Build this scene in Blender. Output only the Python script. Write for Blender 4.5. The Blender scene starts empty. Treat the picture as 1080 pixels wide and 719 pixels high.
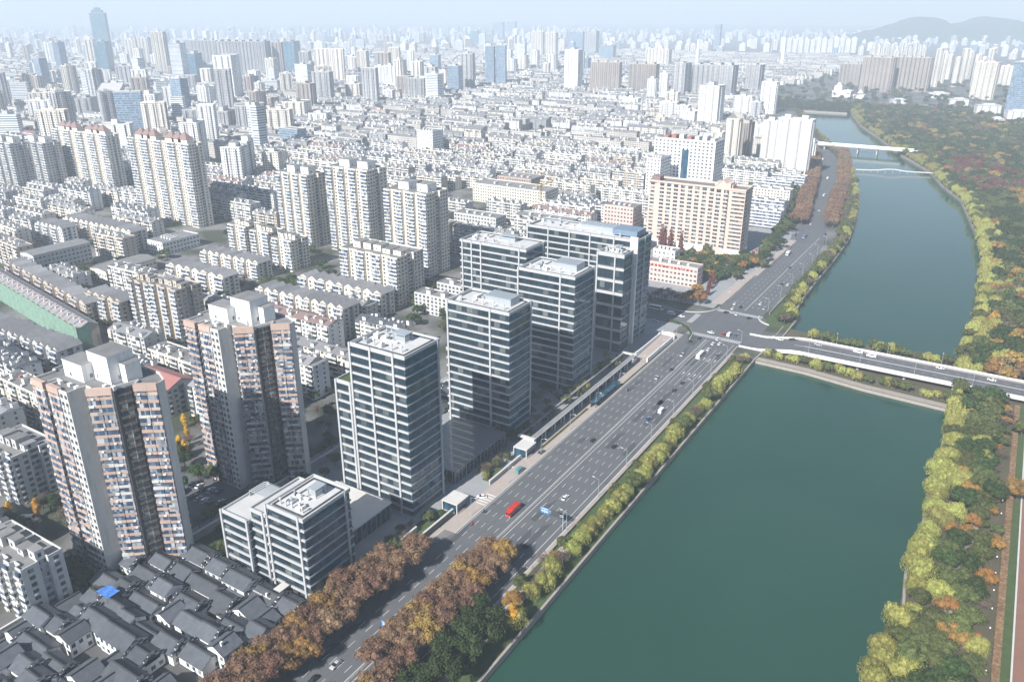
HAZE, HAZECOL, HAZEG = .00021, (.765, .875, 1., 1), .0
SUN, SKY, EXPO = 5., .056, .86
import bpy, bmesh, math, random
import numpy as np
from mathutils import Vector, noise
from mathutils.geometry import tessellate_polygon
random.seed(7)
RNG = random.Random(11)
S = bpy.context.scene
COL = S.collection
# ------------------------------------------------------------------ frame
# world: +Y runs along the river road (away from the camera), +X across it towards the river
FPX = 840.; PITCH = math.atan(345/840.); H = 200.; YAW = math.radians(32)
def un(px, py, z=0.):
    dx = (px-540)/FPX; dy = -(py-359.5)/FPX
    c, s = math.cos(PITCH), math.sin(PITCH)
    X = dx; Y = c+dy*s; Z = -s+dy*c
    t = (z-H)/Z
    X *= t; Y *= t
    return (X*math.cos(YAW)-Y*math.sin(YAW), X*math.sin(YAW)+Y*math.cos(YAW))
def pr(x, y, z=0.):
    X = x*math.cos(YAW)+y*math.sin(YAW); Y = -x*math.sin(YAW)+y*math.cos(YAW)
    c, s = math.cos(PITCH), math.sin(PITCH); zz = z-H
    d = Y*c-zz*s; u = Y*s+zz*c
    if d < 1: return (-9999, -9999, d)
    return (540+FPX*X/d, 359.5-FPX*u/d, d)
def inview(x, y, z=0., m=60):
    p = pr(x, y, z)
    return p[2] > 5 and -m < p[0] < 1080+m and p[1] > -m and p[1] < 719+m
# ------------------------------------------------------------------ materials
def newmat(name):
    m = bpy.data.materials.new(name); m.use_nodes = True
    nt = m.node_tree; b = nt.nodes['Principled BSDF']
    return m, nt, b
def N(nt, t, **k):
    n = nt.nodes.new(t)
    for a, v in k.items(): setattr(n, a, v)
    return n
def mix(nt, f, a, b, blend='MIX'):
    n = N(nt, 'ShaderNodeMix', data_type='RGBA', blend_type=blend)
    for i, v in ((0, f), (6, a), (7, b)):
        if hasattr(v, 'node'): nt.links.new(v, n.inputs[i])
        elif i == 0: n.inputs[0].default_value = v
        else: n.inputs[i].default_value = (*v, 1) if len(v) == 3 else v
    return n.outputs[2]
def mth(nt, op, a, b=None, c=None):
    n = N(nt, 'ShaderNodeMath', operation=op)
    for i, v in enumerate((a, b, c)):
        if v is None: continue
        if hasattr(v, 'node'): nt.links.new(v, n.inputs[i])
        else: n.inputs[i].default_value = v
    return n.outputs[0]
def paint(name, col, rough=.8, var=.12, scale=.25, rnd=.0, metal=0, spec=.5, dirt=None):
    """one colour with soft weathering noise and, optionally, per-object variation"""
    m, nt, b = newmat(name)
    g = N(nt, 'ShaderNodeNewGeometry')
    no = N(nt, 'ShaderNodeTexNoise'); no.inputs['Scale'].default_value = scale; no.inputs['Detail'].default_value = 5
    nt.links.new(g.outputs['Position'], no.inputs['Vector'])
    f = mth(nt, 'MULTIPLY_ADD', no.outputs[0], 2*var, 1-var)
    if rnd:
        oi = N(nt, 'ShaderNodeObjectInfo')
        f = mth(nt, 'MULTIPLY', f, mth(nt, 'MULTIPLY_ADD', oi.outputs['Random'], 2*rnd, 1-rnd))
    c = mix(nt, 1., col, (1, 1, 1), 'MULTIPLY')
    mx = N(nt, 'ShaderNodeVectorMath', operation='SCALE'); mx.inputs[0].default_value = col; nt.links.new(f, mx.inputs['Scale'])
    out = mx.outputs[0]
    if dirt:
        mp = N(nt, 'ShaderNodeMapping'); mp.inputs['Scale'].default_value = (1.3, 1.3, .12)
        nt.links.new(g.outputs['Position'], mp.inputs[0])
        n2 = N(nt, 'ShaderNodeTexNoise'); n2.inputs['Scale'].default_value = 1.; n2.inputs['Detail'].default_value = 4
        nt.links.new(mp.outputs[0], n2.inputs['Vector'])
        out = mix(nt, mth(nt, 'MULTIPLY', mth(nt, 'SMOOTH_MIN', mth(nt, 'MAXIMUM', mth(nt, 'MULTIPLY_ADD', n2.outputs[0], 4, -2.1), 0), 1, .2), .45), out, dirt)
    nt.links.new(out, b.inputs['Base Color'])
    b.inputs['Roughness'].default_value = rough; b.inputs['Metallic'].default_value = metal
    b.inputs['Specular IOR Level'].default_value = spec
    return m
def glass(name, dark, light, frac, rough=.08, cell=(3.3, 3.3, 3.3), metal=.0, spec=.5):
    """window glass: panes differ (blinds, curtains) by a random number per cell"""
    m, nt, b = newmat(name)
    g = N(nt, 'ShaderNodeNewGeometry')
    d = N(nt, 'ShaderNodeVectorMath', operation='DIVIDE'); d.inputs[1].default_value = cell
    nt.links.new(g.outputs['Position'], d.inputs[0])
    fl = N(nt, 'ShaderNodeVectorMath', operation='FLOOR'); nt.links.new(d.outputs[0], fl.inputs[0])
    w = N(nt, 'ShaderNodeTexWhiteNoise', noise_dimensions='3D'); nt.links.new(fl.outputs[0], w.inputs[0])
    r = N(nt, 'ShaderNodeValToRGB'); nt.links.new(w.outputs[0], r.inputs[0])
    e = r.color_ramp.elements; e[0].position = 0; e[0].color = (*dark, 1); e[1].position = 1; e[1].color = (*light, 1)
    k = r.color_ramp.elements.new(1-frac); k.color = (*[q*1.8 for q in dark], 1)
    nt.links.new(r.outputs[0], b.inputs['Base Color'])
    b.inputs['Roughness'].default_value = rough; b.inputs['Metallic'].default_value = metal
    b.inputs['Specular IOR Level'].default_value = spec
    return m
def gridmat(name, wall, gl, fh=3., bw=3.4, wf=.5, hf=.5, rnd=.15, band=None):
    """distant facade: window openings on the vertical faces, plain on top"""
    m, nt, b = newmat(name)
    g = N(nt, 'ShaderNodeNewGeometry')
    sp = N(nt, 'ShaderNodeSeparateXYZ'); nt.links.new(g.outputs['Position'], sp.inputs[0])
    sn = N(nt, 'ShaderNodeSeparateXYZ'); nt.links.new(g.outputs['True Normal'], sn.inputs[0])
    # horizontal coordinate along the face
    h = mth(nt, 'SUBTRACT', mth(nt, 'MULTIPLY', sp.outputs[0], sn.outputs[1]), mth(nt, 'MULTIPLY', sp.outputs[1], sn.outputs[0]))
    hs = mth(nt, 'DIVIDE', h, bw); zs = mth(nt, 'DIVIDE', sp.outputs[2], fh)
    fx = mth(nt, 'FRACT', hs); fz = mth(nt, 'FRACT', zs)
    a = mth(nt, 'LESS_THAN', mth(nt, 'ABSOLUTE', mth(nt, 'SUBTRACT', fx, .5)), wf/2)
    c = mth(nt, 'LESS_THAN', mth(nt, 'ABSOLUTE', mth(nt, 'SUBTRACT', fz, .5)), hf/2)
    vert = mth(nt, 'LESS_THAN', mth(nt, 'ABSOLUTE', sn.outputs[2]), .3)
    mask = mth(nt, 'MULTIPLY', mth(nt, 'MULTIPLY', a, c), vert)
    cv = N(nt, 'ShaderNodeCombineXYZ'); nt.links.new(mth(nt, 'FLOOR', hs), cv.inputs[0]); nt.links.new(mth(nt, 'FLOOR', zs), cv.inputs[1])
    w = N(nt, 'ShaderNodeTexWhiteNoise', noise_dimensions='3D'); nt.links.new(cv.outputs[0], w.inputs[0])
    gcol = mix(nt, mth(nt, 'POWER', w.outputs[0], 2.), gl, tuple(min(1, q*3+.08) for q in gl))
    no = N(nt, 'ShaderNodeTexNoise'); no.inputs['Scale'].default_value = .02; nt.links.new(g.outputs['Position'], no.inputs['Vector'])
    oi = N(nt, 'ShaderNodeObjectInfo')
    f = mth(nt, 'ADD', mth(nt, 'MULTIPLY_ADD', oi.outputs['Random'], 2*rnd, 1-rnd), mth(nt, 'MULTIPLY_ADD', no.outputs[0], .8, -.4))
    sc = N(nt, 'ShaderNodeVectorMath', operation='SCALE'); sc.inputs[0].default_value = wall; nt.links.new(f, sc.inputs['Scale'])
    wc = sc.outputs[0]
    if band:   # every n-th bay is coloured darker, for the shade of a vertical recess
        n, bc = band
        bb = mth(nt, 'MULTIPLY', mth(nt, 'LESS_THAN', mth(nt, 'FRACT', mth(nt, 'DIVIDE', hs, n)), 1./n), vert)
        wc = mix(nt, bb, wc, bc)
    nt.links.new(mix(nt, mask, wc, gcol), b.inputs['Base Color'])
    rr = mth(nt, 'MULTIPLY_ADD', mask, -.65, .85); nt.links.new(rr, b.inputs['Roughness'])
    return m
def leafmat(name, cols, rnd=.2, scale=.9, trans=.25):
    m, nt, b = newmat(name)
    tc = N(nt, 'ShaderNodeTexCoord'); no = N(nt, 'ShaderNodeTexNoise'); no.inputs['Scale'].default_value = scale; no.inputs['Detail'].default_value = 3
    g = N(nt, 'ShaderNodeNewGeometry'); nt.links.new(g.outputs['Position'], no.inputs['Vector'])
    r = N(nt, 'ShaderNodeValToRGB'); nt.links.new(no.outputs[0], r.inputs[0])
    e = r.color_ramp.elements; e[0].position = .32; e[0].color = (*cols[0], 1); e[1].position = .68; e[1].color = (*cols[-1], 1)
    if len(cols) > 2: k = r.color_ramp.elements.new(.5); k.color = (*cols[1], 1)
    oi = N(nt, 'ShaderNodeObjectInfo')
    n3 = N(nt, 'ShaderNodeTexNoise'); n3.inputs['Scale'].default_value = .07; nt.links.new(g.outputs['Position'], n3.inputs['Vector'])
    hv = N(nt, 'ShaderNodeHueSaturation'); nt.links.new(r.outputs[0], hv.inputs['Color'])
    nt.links.new(mth(nt, 'MULTIPLY', mth(nt, 'MULTIPLY_ADD', oi.outputs['Random'], 2*rnd, 1-rnd), mth(nt, 'MULTIPLY_ADD', n3.outputs[0], .7, .65)), hv.inputs['Value'])
    nt.links.new(mth(nt, 'MULTIPLY_ADD', oi.outputs['Random'], .03, .485), hv.inputs['Hue'])
    nt.links.new(hv.outputs[0], b.inputs['Base Color'])
    b.inputs['Roughness'].default_value = .7; b.inputs['Specular IOR Level'].default_value = .2
    b.inputs['Subsurface Weight'].default_value = 0
    return m
def cellpaint(name, cols, cell=(4.2, 4.2, 2.95), rough=.8):
    """painted or enclosed balconies: every owner chose another finish, so the colour steps from cell to cell"""
    m, nt, b = newmat(name); g = N(nt, 'ShaderNodeNewGeometry')
    d = N(nt, 'ShaderNodeVectorMath', operation='DIVIDE'); d.inputs[1].default_value = cell; nt.links.new(g.outputs['Position'], d.inputs[0])
    fl = N(nt, 'ShaderNodeVectorMath', operation='FLOOR'); nt.links.new(d.outputs[0], fl.inputs[0])
    w = N(nt, 'ShaderNodeTexWhiteNoise', noise_dimensions='3D'); nt.links.new(fl.outputs[0], w.inputs[0])
    r = N(nt, 'ShaderNodeValToRGB'); r.color_ramp.interpolation = 'CONSTANT'; nt.links.new(w.outputs[0], r.inputs[0]); e = r.color_ramp.elements; p = 0.
    for i, (wt, c) in enumerate(cols):
        k = e[0] if i == 0 else (e[1] if i == 1 else e.new(p)); k.position = p; k.color = (*c, 1); p += wt
    no = N(nt, 'ShaderNodeTexNoise'); no.inputs['Scale'].default_value = .6; no.inputs['Detail'].default_value = 4; nt.links.new(g.outputs['Position'], no.inputs['Vector'])
    sc = N(nt, 'ShaderNodeVectorMath', operation='SCALE'); nt.links.new(r.outputs[0], sc.inputs[0]); nt.links.new(mth(nt, 'MULTIPLY_ADD', no.outputs[0], .5, .75), sc.inputs['Scale'])
    nt.links.new(sc.outputs[0], b.inputs['Base Color']); b.inputs['Roughness'].default_value = rough; return m
M = {}
def mk():
    P = paint
    M['cream'] = P('cream_render', (.74, .68, .58), .85, .1, .3, .08, dirt=(.32, .29, .25))
    M['white'] = P('white_render', (.76, .76, .75), .8, .08, .3, .06, dirt=(.36, .35, .33))
    M['offwhite'] = P('grey_white_render', (.50, .50, .49), .85, .12, .3, .12, dirt=(.25, .24, .23))
    M['tan'] = P('tan_render', (.48, .42, .35), .85, .1, .3, .08, dirt=(.25, .22, .19))
    M['peach'] = P('peach_tile', (.43, .32, .27), .75, .12, .5, .1, dirt=(.28, .18, .14))
    M['pink'] = P('pink_stone', (.57, .44, .38), .8, .07, .2)
    M['pinkwall'] = P('pink_render', (.60, .45, .41), .8, .08, .3)
    M['peachb'] = cellpaint('peach_balconies', [(.55, (.42, .30, .24)), (.12, (.33, .24, .20)), (.13, (.50, .48, .45)), (.10, (.22, .20, .19)), (.10, (.47, .37, .30))])
    M['balc'] = cellpaint('mixed_pale_balconies', [(.45, (.74, .70, .62)), (.15, (.52, .52, .51)), (.15, (.60, .56, .48)), (.08, (.30, .29, .28)), (.09, (.45, .50, .53)), (.08, (.62, .63, .66))], (3.4, 3.4, 2.95))
    M['recess'] = P('recess_tile_with_shade', (.13, .115, .105), .85, .15, .5)  # brown-grey tile, darkened further to carry the shade inside the recesses
    M['oldwhite'] = P('aged_white_render', (.58, .57, .55), .85, .14, .3, .05, dirt=(.26, .24, .22))
    M['brownroof'] = P('brown_roof_tile', (.22, .15, .14), .8, .2, .5)
    M['greyroof'] = P('grey_roof_tile', (.22, .22, .23), .85, .3, .35, .2)
    M['flatroof'] = P('grey_roof_felt', (.19, .19, .19), .9, .35, .2, .15)
    M['paleroof'] = P('pale_roof_screed', (.50, .50, .50), .85, .15, .25, .06)
    M['redroof'] = P('red_roof_sheet', (.34, .15, .13), .6, .15, .4)
    M['blueroof'] = P('blue_steel_sheet', (.16, .22, .30), .5, .15, .4)
    M['tile'] = P('dark_clay_tile', (.078, .087, .102), .75, .45, .5, .25)
    M['ridge'] = P('ridge_tile', (.05, .052, .058), .8, .1, .5)
    M['metal'] = P('aluminium_band', (.52, .53, .54), .45, .05, .4, 0, .2)
    M['lmetal'] = P('grey_metal_louvre', (.36, .40, .43), .5, .15, .8, 0, .2)
    M['dmetal'] = P('dark_metal', (.06, .065, .07), .5, .2, .8)
    M['ac'] = P('white_ac_unit', (.62, .62, .60), .6, .1, .8)
    M['concrete'] = P('concrete', (.36, .35, .34), .9, .15, .15)
    M['lconcrete'] = P('pale_concrete', (.52, .51, .49), .85, .12, .2)
    M['pave'] = P('pinkish_paving', (.36, .31, .28), .9, .15, .25)
    M['plaza'] = P('grey_paving', (.27, .28, .29), .9, .2, .12)
    M['yardground'] = P('courtyard_ground', (.085, .085, .085), .9, .4, .06)
    M['grass'] = P('lawn', (.055, .085, .025), .95, .35, .3)
    M['soil'] = P('park_floor', (.085, .075, .045), .95, .4, .08)
    M['path'] = P('park_path', (.30, .27, .24), .9, .2, .3)
    M['redpath'] = P('red_track_paving', (.22, .115, .08), .9, .2, .3)
    M['paint'] = P('road_paint', (.62, .62, .60), .7, .25, .9)
    M['bark'] = P('bark', (.085, .065, .05), .9, .3, 2.)
    M['greennet'] = P('green_scaffold_net', (.17, .31, .23), .9, .45, .3)
    M['redsign'] = P('red_sign', (.55, .03, .03), .6, .05)
    M['bluesign'] = P('blue_sign', (.06, .22, .50), .5, .05)
    M['whitesign'] = P('white_sign_lettering', (.75, .75, .75), .5, .05)
    M['tarp'] = P('blue_tarp', (.07, .22, .62), .6, .15, 1.)
    M['yellow'] = P('yellow_steel', (.55, .38, .05), .5, .1)
    M['rubber'] = P('tyre_rubber', (.02, .02, .02), .9, .1)
    M['stone'] = P('river_wall_stone', (.30, .27, .24), .9, .25, .5)
    for n, c in dict(cwhite=(.72, .72, .72), cblack=(.02, .022, .025), csilver=(.42, .43, .45), cred=(.50, .03, .02), cblue=(.04, .10, .26), cgrey=(.14, .15, .16), cteal=(.10, .25, .28)).items():
        m = P('car_paint_'+n[1:], c, .3, .02); m.node_tree.nodes['Principled BSDF'].inputs['Coat Weight'].default_value = .6; M[n] = m
    M['carglass'] = glass('car_glass', (.012, .015, .018), (.03, .035, .04), .3, .05)
    M['glass'] = glass('office_glass', (.014, .026, .036), (.15, .17, .17), .16, .06, (3.2, 3.2, 4.2))
    M['glassb'] = glass('office_glass_blue', (.012, .045, .075), (.05, .11, .15), .3, .05, (3.2, 3.2, 4.2), 0, .6)
    M['win'] = glass('window_glass', (.035, .045, .055), (.30, .31, .30), .28, .15, (1.7, 1.7, 2.9))
    M['winb'] = glass('balcony_window_glass', (.03, .05, .085), (.42, .44, .46), .5, .15, (1.3, 1.3, 2.9))
    # asphalt with worn wheel paths
    m, nt, b = newmat('asphalt'); g = N(nt, 'ShaderNodeNewGeometry')
    mp = N(nt, 'ShaderNodeMapping'); mp.inputs['Scale'].default_value = (1., .03, 1); nt.links.new(g.outputs['Position'], mp.inputs[0])
    n1 = N(nt, 'ShaderNodeTexNoise'); n1.inputs['Scale'].default_value = .8; n1.inputs['Detail'].default_value = 4; nt.links.new(mp.outputs[0], n1.inputs['Vector'])
    n2 = N(nt, 'ShaderNodeTexNoise'); n2.inputs['Scale'].default_value = .06; n2.inputs['Detail'].default_value = 6; nt.links.new(g.outputs['Position'], n2.inputs['Vector'])
    f = mth(nt, 'MULTIPLY_ADD', n1.outputs[0], .6, mth(nt, 'MULTIPLY', n2.outputs[0], .6))
    nt.links.new(mix(nt, f, (.060, .066, .074), (.128, .132, .14)), b.inputs['Base Color']); b.inputs['Roughness'].default_value = .85; M['asphalt'] = m
    M['patch'] = paint('asphalt_repair', (.062, .066, .072), .9, .25, .6)
    # water
    m, nt, b = newmat('river_water'); g = N(nt, 'ShaderNodeNewGeometry')
    n2 = N(nt, 'ShaderNodeTexNoise'); n2.inputs['Scale'].default_value = .007; n2.inputs['Detail'].default_value = 5; n2.inputs['Distortion'].default_value = .6; nt.links.new(g.outputs['Position'], n2.inputs['Vector'])
    nt.links.new(mix(nt, n2.outputs[0], (.010, .044, .032), (.024, .076, .054)), b.inputs['Base Color'])
    b.inputs['Roughness'].default_value = .09; b.inputs['IOR'].default_value = 1.333; b.inputs['Specular IOR Level'].default_value = .5
    n1 = N(nt, 'ShaderNodeTexNoise'); n1.inputs['Scale'].default_value = .35; n1.inputs['Detail'].default_value = 5; nt.links.new(g.outputs['Position'], n1.inputs['Vector'])
    bp = N(nt, 'ShaderNodeBump'); bp.inputs['Strength'].default_value = .25; bp.inputs['Distance'].default_value = .25
    nt.links.new(n1.outputs[0], bp.inputs['Height']); nt.links.new(bp.outputs[0], b.inputs['Normal']); M['water'] = m
    # city ground
    m, nt, b = newmat('city_ground'); g = N(nt, 'ShaderNodeNewGeometry')
    n2 = N(nt, 'ShaderNodeTexNoise'); n2.inputs['Scale'].default_value = .03; n2.inputs['Detail'].default_value = 8; nt.links.new(g.outputs['Position'], n2.inputs['Vector'])
    r = N(nt, 'ShaderNodeValToRGB'); nt.links.new(n2.outputs[0], r.inputs[0]); e = r.color_ramp.elements
    e[0].position = .40; e[0].color = (.045, .055, .028, 1); e[1].position = .62; e[1].color = (.19, .185, .175, 1); k = e.new(.5); k.color = (.11, .11, .105, 1)
    nt.links.new(r.outputs[0], b.inputs['Base Color']); b.inputs['Roughness'].default_value = .95; M['ground'] = m
    L = leafmat
    M['l_camphor'] = L('camphor_leaves', [(.018, .034, .010), (.035, .060, .018), (.055, .085, .028)])
    M['l_olive'] = L('olive_green_leaves', [(.045, .060, .020), (.075, .090, .030), (.11, .12, .04)])
    M['l_plane'] = L('autumn_plane_leaves', [(.115, .070, .048), (.175, .100, .062), (.235, .145, .080)])
    M['l_plane2'] = L('golden_plane_leaves', [(.17, .095, .035), (.26, .155, .045), (.25, .18, .06)])
    M['l_willow'] = L('willow_leaves', [(.15, .165, .045), (.25, .255, .07), (.34, .32, .10)])
    M['l_ginkgo'] = L('ginkgo_leaves', [(.40, .22, .02), (.52, .30, .03), (.55, .36, .05)])
    M['l_orange'] = L('orange_leaves', [(.19, .10, .03), (.28, .15, .04), (.32, .20, .06)])
    M['l_red'] = L('rust_red_leaves', [(.085, .030, .026), (.13, .045, .035), (.18, .065, .045)])
    M['l_bare'] = L('thin_grey_brown_twigs', [(.10, .075, .06), (.15, .11, .09), (.17, .13, .10)])
    W, G = (.62, .61, .58), (.05, .06, .075)
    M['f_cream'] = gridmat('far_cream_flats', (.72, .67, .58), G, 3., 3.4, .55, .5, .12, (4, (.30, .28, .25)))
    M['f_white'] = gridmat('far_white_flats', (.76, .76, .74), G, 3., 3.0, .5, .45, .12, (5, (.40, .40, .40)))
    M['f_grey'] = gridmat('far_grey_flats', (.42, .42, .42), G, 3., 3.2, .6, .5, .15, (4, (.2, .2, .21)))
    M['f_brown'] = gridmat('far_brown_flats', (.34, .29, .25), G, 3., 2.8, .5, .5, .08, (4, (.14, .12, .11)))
    M['f_glass'] = gridmat('far_blue_glass', (.26, .32, .38), (.05, .09, .14), 3.8, 2.2, .85, .7, .15)
    M['f_stripe'] = gridmat('far_striped_office', (.70, .70, .68), (.08, .12, .16), 3.6, 60., .97, .5, .1)
    M['f_teal'] = gridmat('far_teal_glass', (.10, .20, .26), (.03, .08, .12), 4., 2.4, .8, .75, .2)
    M['f_low'] = gridmat('far_low_walls', (.66, .62, .56), G, 3., 3.0, .55, .45, .3)
mk()
# ------------------------------------------------------------------ mesh builder
class MB:
    def __init__(s): s.v = []; s.f = []; s.m = []
    def quad(s, a, b, c, d, m=0):
        n = len(s.v); s.v += [a, b, c, d]; s.f.append((n, n+1, n+2, n+3)); s.m.append(m)
    def tri(s, a, b, c, m=0):
        n = len(s.v); s.v += [a, b, c]; s.f.append((n, n+1, n+2)); s.m.append(m)
    def box(s, x0, x1, y0, y1, z0, z1, m=0, top=None, bot=True):
        n = len(s.v)
        s.v += [(x0, y0, z0), (x1, y0, z0), (x1, y1, z0), (x0, y1, z0), (x0, y0, z1), (x1, y0, z1), (x1, y1, z1), (x0, y1, z1)]
        F = [(0, 1, 5, 4), (1, 2, 6, 5), (2, 3, 7, 6), (3, 0, 4, 7), (4, 5, 6, 7)]
        if bot: F.append((3, 2, 1, 0))
        for i, f in enumerate(F):
            s.f.append(tuple(n+k for k in f)); s.m.append(top if (i == 4 and top is not None) else m)
    def fbox(s, fr, s0, s1, d0, d1, z0, z1, m=0):
        """box in a face frame fr=(ox,oy,tx,ty,nx,ny): s along the face, d outward"""
        ox, oy, tx, ty, nx, ny = fr
        def p(a, d, z): return (ox+tx*a+nx*d, oy+ty*a+ny*d, z)
        n = len(s.v)
        s.v += [p(s0, d1, z0), p(s1, d1, z0), p(s1, d0, z0), p(s0, d0, z0), p(s0, d1, z1), p(s1, d1, z1), p(s1, d0, z1), p(s0, d0, z1)]
        for f in [(0, 1, 5, 4), (1, 2, 6, 5), (2, 3, 7, 6), (3, 0, 4, 7), (4, 5, 6, 7), (3, 2, 1, 0)]:
            s.f.append(tuple(n+k for k in f)); s.m.append(m)
    def prism(s, pts, z0, z1, m=0, top=None, bottom=False):
        n = len(pts); b = len(s.v)
        s.v += [(x, y, z0) for x, y in pts] + [(x, y, z1) for x, y in pts]
        for i in range(n):
            j = (i+1) % n; s.f.append((b+i, b+j, b+n+j, b+n+i)); s.m.append(m)
        tt = m if top is None else top
        if n <= 4: s.f.append(tuple(b+n+i for i in range(n))); s.m.append(tt)
        else:
            for t in tessellate_polygon([[Vector((x, y, 0)) for x, y in pts]]):
                a = [Vector(pts[i]) for i in t]
                if (a[1]-a[0]).cross(a[2]-a[0]) < 0: t = t[::-1]
                s.f.append(tuple(b+n+i for i in t)); s.m.append(tt)
    def cyl(s, x, y, z0, z1, r0, r1=None, n=8, m=0, cap=True):
        r1 = r0 if r1 is None else r1; b = len(s.v)
        for z, r in ((z0, r0), (z1, r1)):
            for i in range(n): a = 2*math.pi*i/n; s.v.append((x+r*math.cos(a), y+r*math.sin(a), z))
        for i in range(n): j = (i+1) % n; s.f.append((b+i, b+j, b+n+j, b+n+i)); s.m.append(m)
        if cap: s.f.append(tuple(range(b+n, b+2*n))); s.m.append(m)
    def tube(s, p, q, r0, r1, n=6, m=0):
        p, q = Vector(p), Vector(q); d = (q-p).normalized(); a = d.orthogonal().normalized(); c = d.cross(a); b = len(s.v)
        for o, r in ((p, r0), (q, r1)):
            for i in range(n): t = 2*math.pi*i/n; s.v.append(tuple(o+(a*math.cos(t)+c*math.sin(t))*r))
        for i in range(n): j = (i+1) % n; s.f.append((b+i, b+j, b+n+j, b+n+i)); s.m.append(m)
    def gable(s, x0, x1, y0, y1, z0, rise, axis='x', m=0, gm=None, over=.5, th=.25):
        """pitched roof with thickness, overhanging eaves; gm = gable wall material"""
        if axis == 'x':
            ym = (y0+y1)/2; a0, a1, b0, b1 = x0-over, x1+over, y0-over, y1+over
            T = lambda a, b, z: (a, b, z); g0, g1, w0, w1, mm = x0, x1, y0, y1, ym
        else:
            ym = (x0+x1)/2; a0, a1, b0, b1 = y0-over, y1+over, x0-over, x1+over
            T = lambda a, b, z: (b, a, z); g0, g1, w0, w1, mm = y0, y1, x0, x1, ym
        k = rise/((w1-w0)/2); ze = z0-over*k
        for sgn, be in ((0, b0), (1, b1)):
            P = [T(a0, be, ze+th), T(a1, be, ze+th), T(a1, mm, z0+rise+th), T(a0, mm, z0+rise+th)]
            Q = [T(a0, be, ze), T(a1, be, ze), T(a1, mm, z0+rise), T(a0, mm, z0+rise)]
            flip = (sgn == 1) != (axis == 'y')
            s.quad(*(P[::-1] if flip else P), m)
            s.quad(P[0], Q[0], Q[1], P[1], m) if flip else s.quad(Q[0], Q[1], P[1], P[0], m)
            s.quad(P[1], Q[1], Q[2], P[2], m); s.quad(P[0], P[3], Q[3], Q[0], m)
        gm = m if gm is None else gm
        for g in (g0, g1): s.tri(T(g, w0, z0), T(g, w1, z0), T(g, mm, z0+rise), gm)
    def mesh(s, name, mats):
        me = bpy.data.meshes.new(name); me.from_pydata(s.v, [], s.f)
        for m in mats: me.materials.append(m if not isinstance(m, str) else M[m])
        me.polygons.foreach_set('material_index', s.m); me.update(); return me
    def build(s, name, mats, parent=None, loc=None):
        return link(name, s.mesh(name, mats), parent, loc)
def link(name, data, parent=None, loc=None, rz=0.):
    o = bpy.data.objects.new(name, data); COL.objects.link(o)
    if parent: o.parent = parent
    if loc: o.location = loc
    if rz: o.rotation_euler = (0, 0, rz)
    return o
LAND = []; ITEMS = []
def tag(o, label=None, cat=None, group=None, kind=None):
    if label: o['label'] = label
    if cat: o['category'] = cat
    if group: o['group'] = group
    if kind: o['kind'] = kind
    return o
def thing(name, label, cat, loc, group=None, land=None, rz=0.):
    o = link(name, None, None, loc, rz); tag(o, label, cat, group)
    if land: LAND.append((loc[0], loc[1], land))
    return o
def structure(name, mb, mats): return tag(mb.build(name, mats), kind='structure')
def item(o, kindtext, cat, group):
    """a repeat whose label is finished at the end from what stands nearest to it"""
    tag(o, None, cat, group); ITEMS.append((o, kindtext)); return o
UNIT = {}
def unit(mat):
    if mat not in UNIT:
        b = MB(); b.box(0, 1, -1, 0, 0, 1); UNIT[mat] = b.mesh('unit_'+mat, [mat])
    return UNIT[mat]
def spread(name, mat, parent, items, cap=100):
    """items (x,y,z,angle,width,depth,height); first `cap` (nearest) are objects, the rest one 'stuff' part"""
    px, py = parent.location.x, parent.location.y
    items = sorted(items, key=lambda t: (px+t[0])**2+(py+t[1])**2+(H-t[2])**2 + (1e6 if math.cos(t[3]) < -.5 or math.sin(t[3]) < -.5 else 0))
    me = unit(mat)
    for t in items[:cap]:
        o = link(name, me, parent, t[:3], t[3]); o.scale = (t[4], t[5], t[6])
    if len(items) > cap:
        b = MB()
        for x, y, z, a, w, d, h in items[cap:]:
            c, s_ = math.cos(a), math.sin(a); b.fbox((x, y, c, s_, s_, -c), 0, w, 0, d, z, z+h)
        tag(b.build(name, [mat], parent), kind='stuff')
# face frames: origin, tangent, outward normal for a box in local coords (x0..x1, y0..y1)
def faces(x0, x1, y0, y1):
    return {'S': ((x0, y0, 1, 0, 0, -1), x1-x0, 0.), 'E': ((x1, y0, 0, 1, 1, 0), y1-y0, math.pi/2),
            'N': ((x1, y1, -1, 0, 0, 1), x1-x0, math.pi), 'W': ((x0, y1, 0, -1, -1, 0), y1-y0, -math.pi/2)}
OCC = []
def occ(x0, x1, y0, y1, m=6): OCC.append((x0-m, x1+m, y0-m, y1+m))
# ------------------------------------------------------------------ setting: land, river, roads
RIV_L = [(-113, 20), (-113, 160), (-113, 470), (-108, 515), (-108, 555), (-113.6, 572), (-115.5, 603), (-116.4, 654), (-117, 723), (-120, 807), (-131, 900), (-138, 954), (-158, 1057), (-184, 1175), (-225, 1305), (-245, 1356), (-292, 1484), (-354, 1654), (-426, 1895)]
RIV_R = [(-14, 20), (-8, 227), (-6, 247), (-2, 272), (-4, 294), (-2, 319), (-3, 359), (-2, 399), (-4, 458), (-4, 520), (-7, 550), (-4, 586), (-1.5, 624), (-3.6, 665), (-4.6, 745), (-8.6, 801), (-18, 892), (-24, 924), (-44, 1052), (-72, 1138), (-97, 1238), (-156, 1379), (-208, 1537), (-269, 1707), (-329, 1934)]
def interp(tab, y):
    if y <= tab[0][1]: return tab[0][0]
    for (xa, ya), (xb, yb) in zip(tab, tab[1:]):
        if y <= yb: return xa+(xb-xa)*(y-ya)/(yb-ya)
    return tab[-1][0]
BIG = 16000
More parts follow.
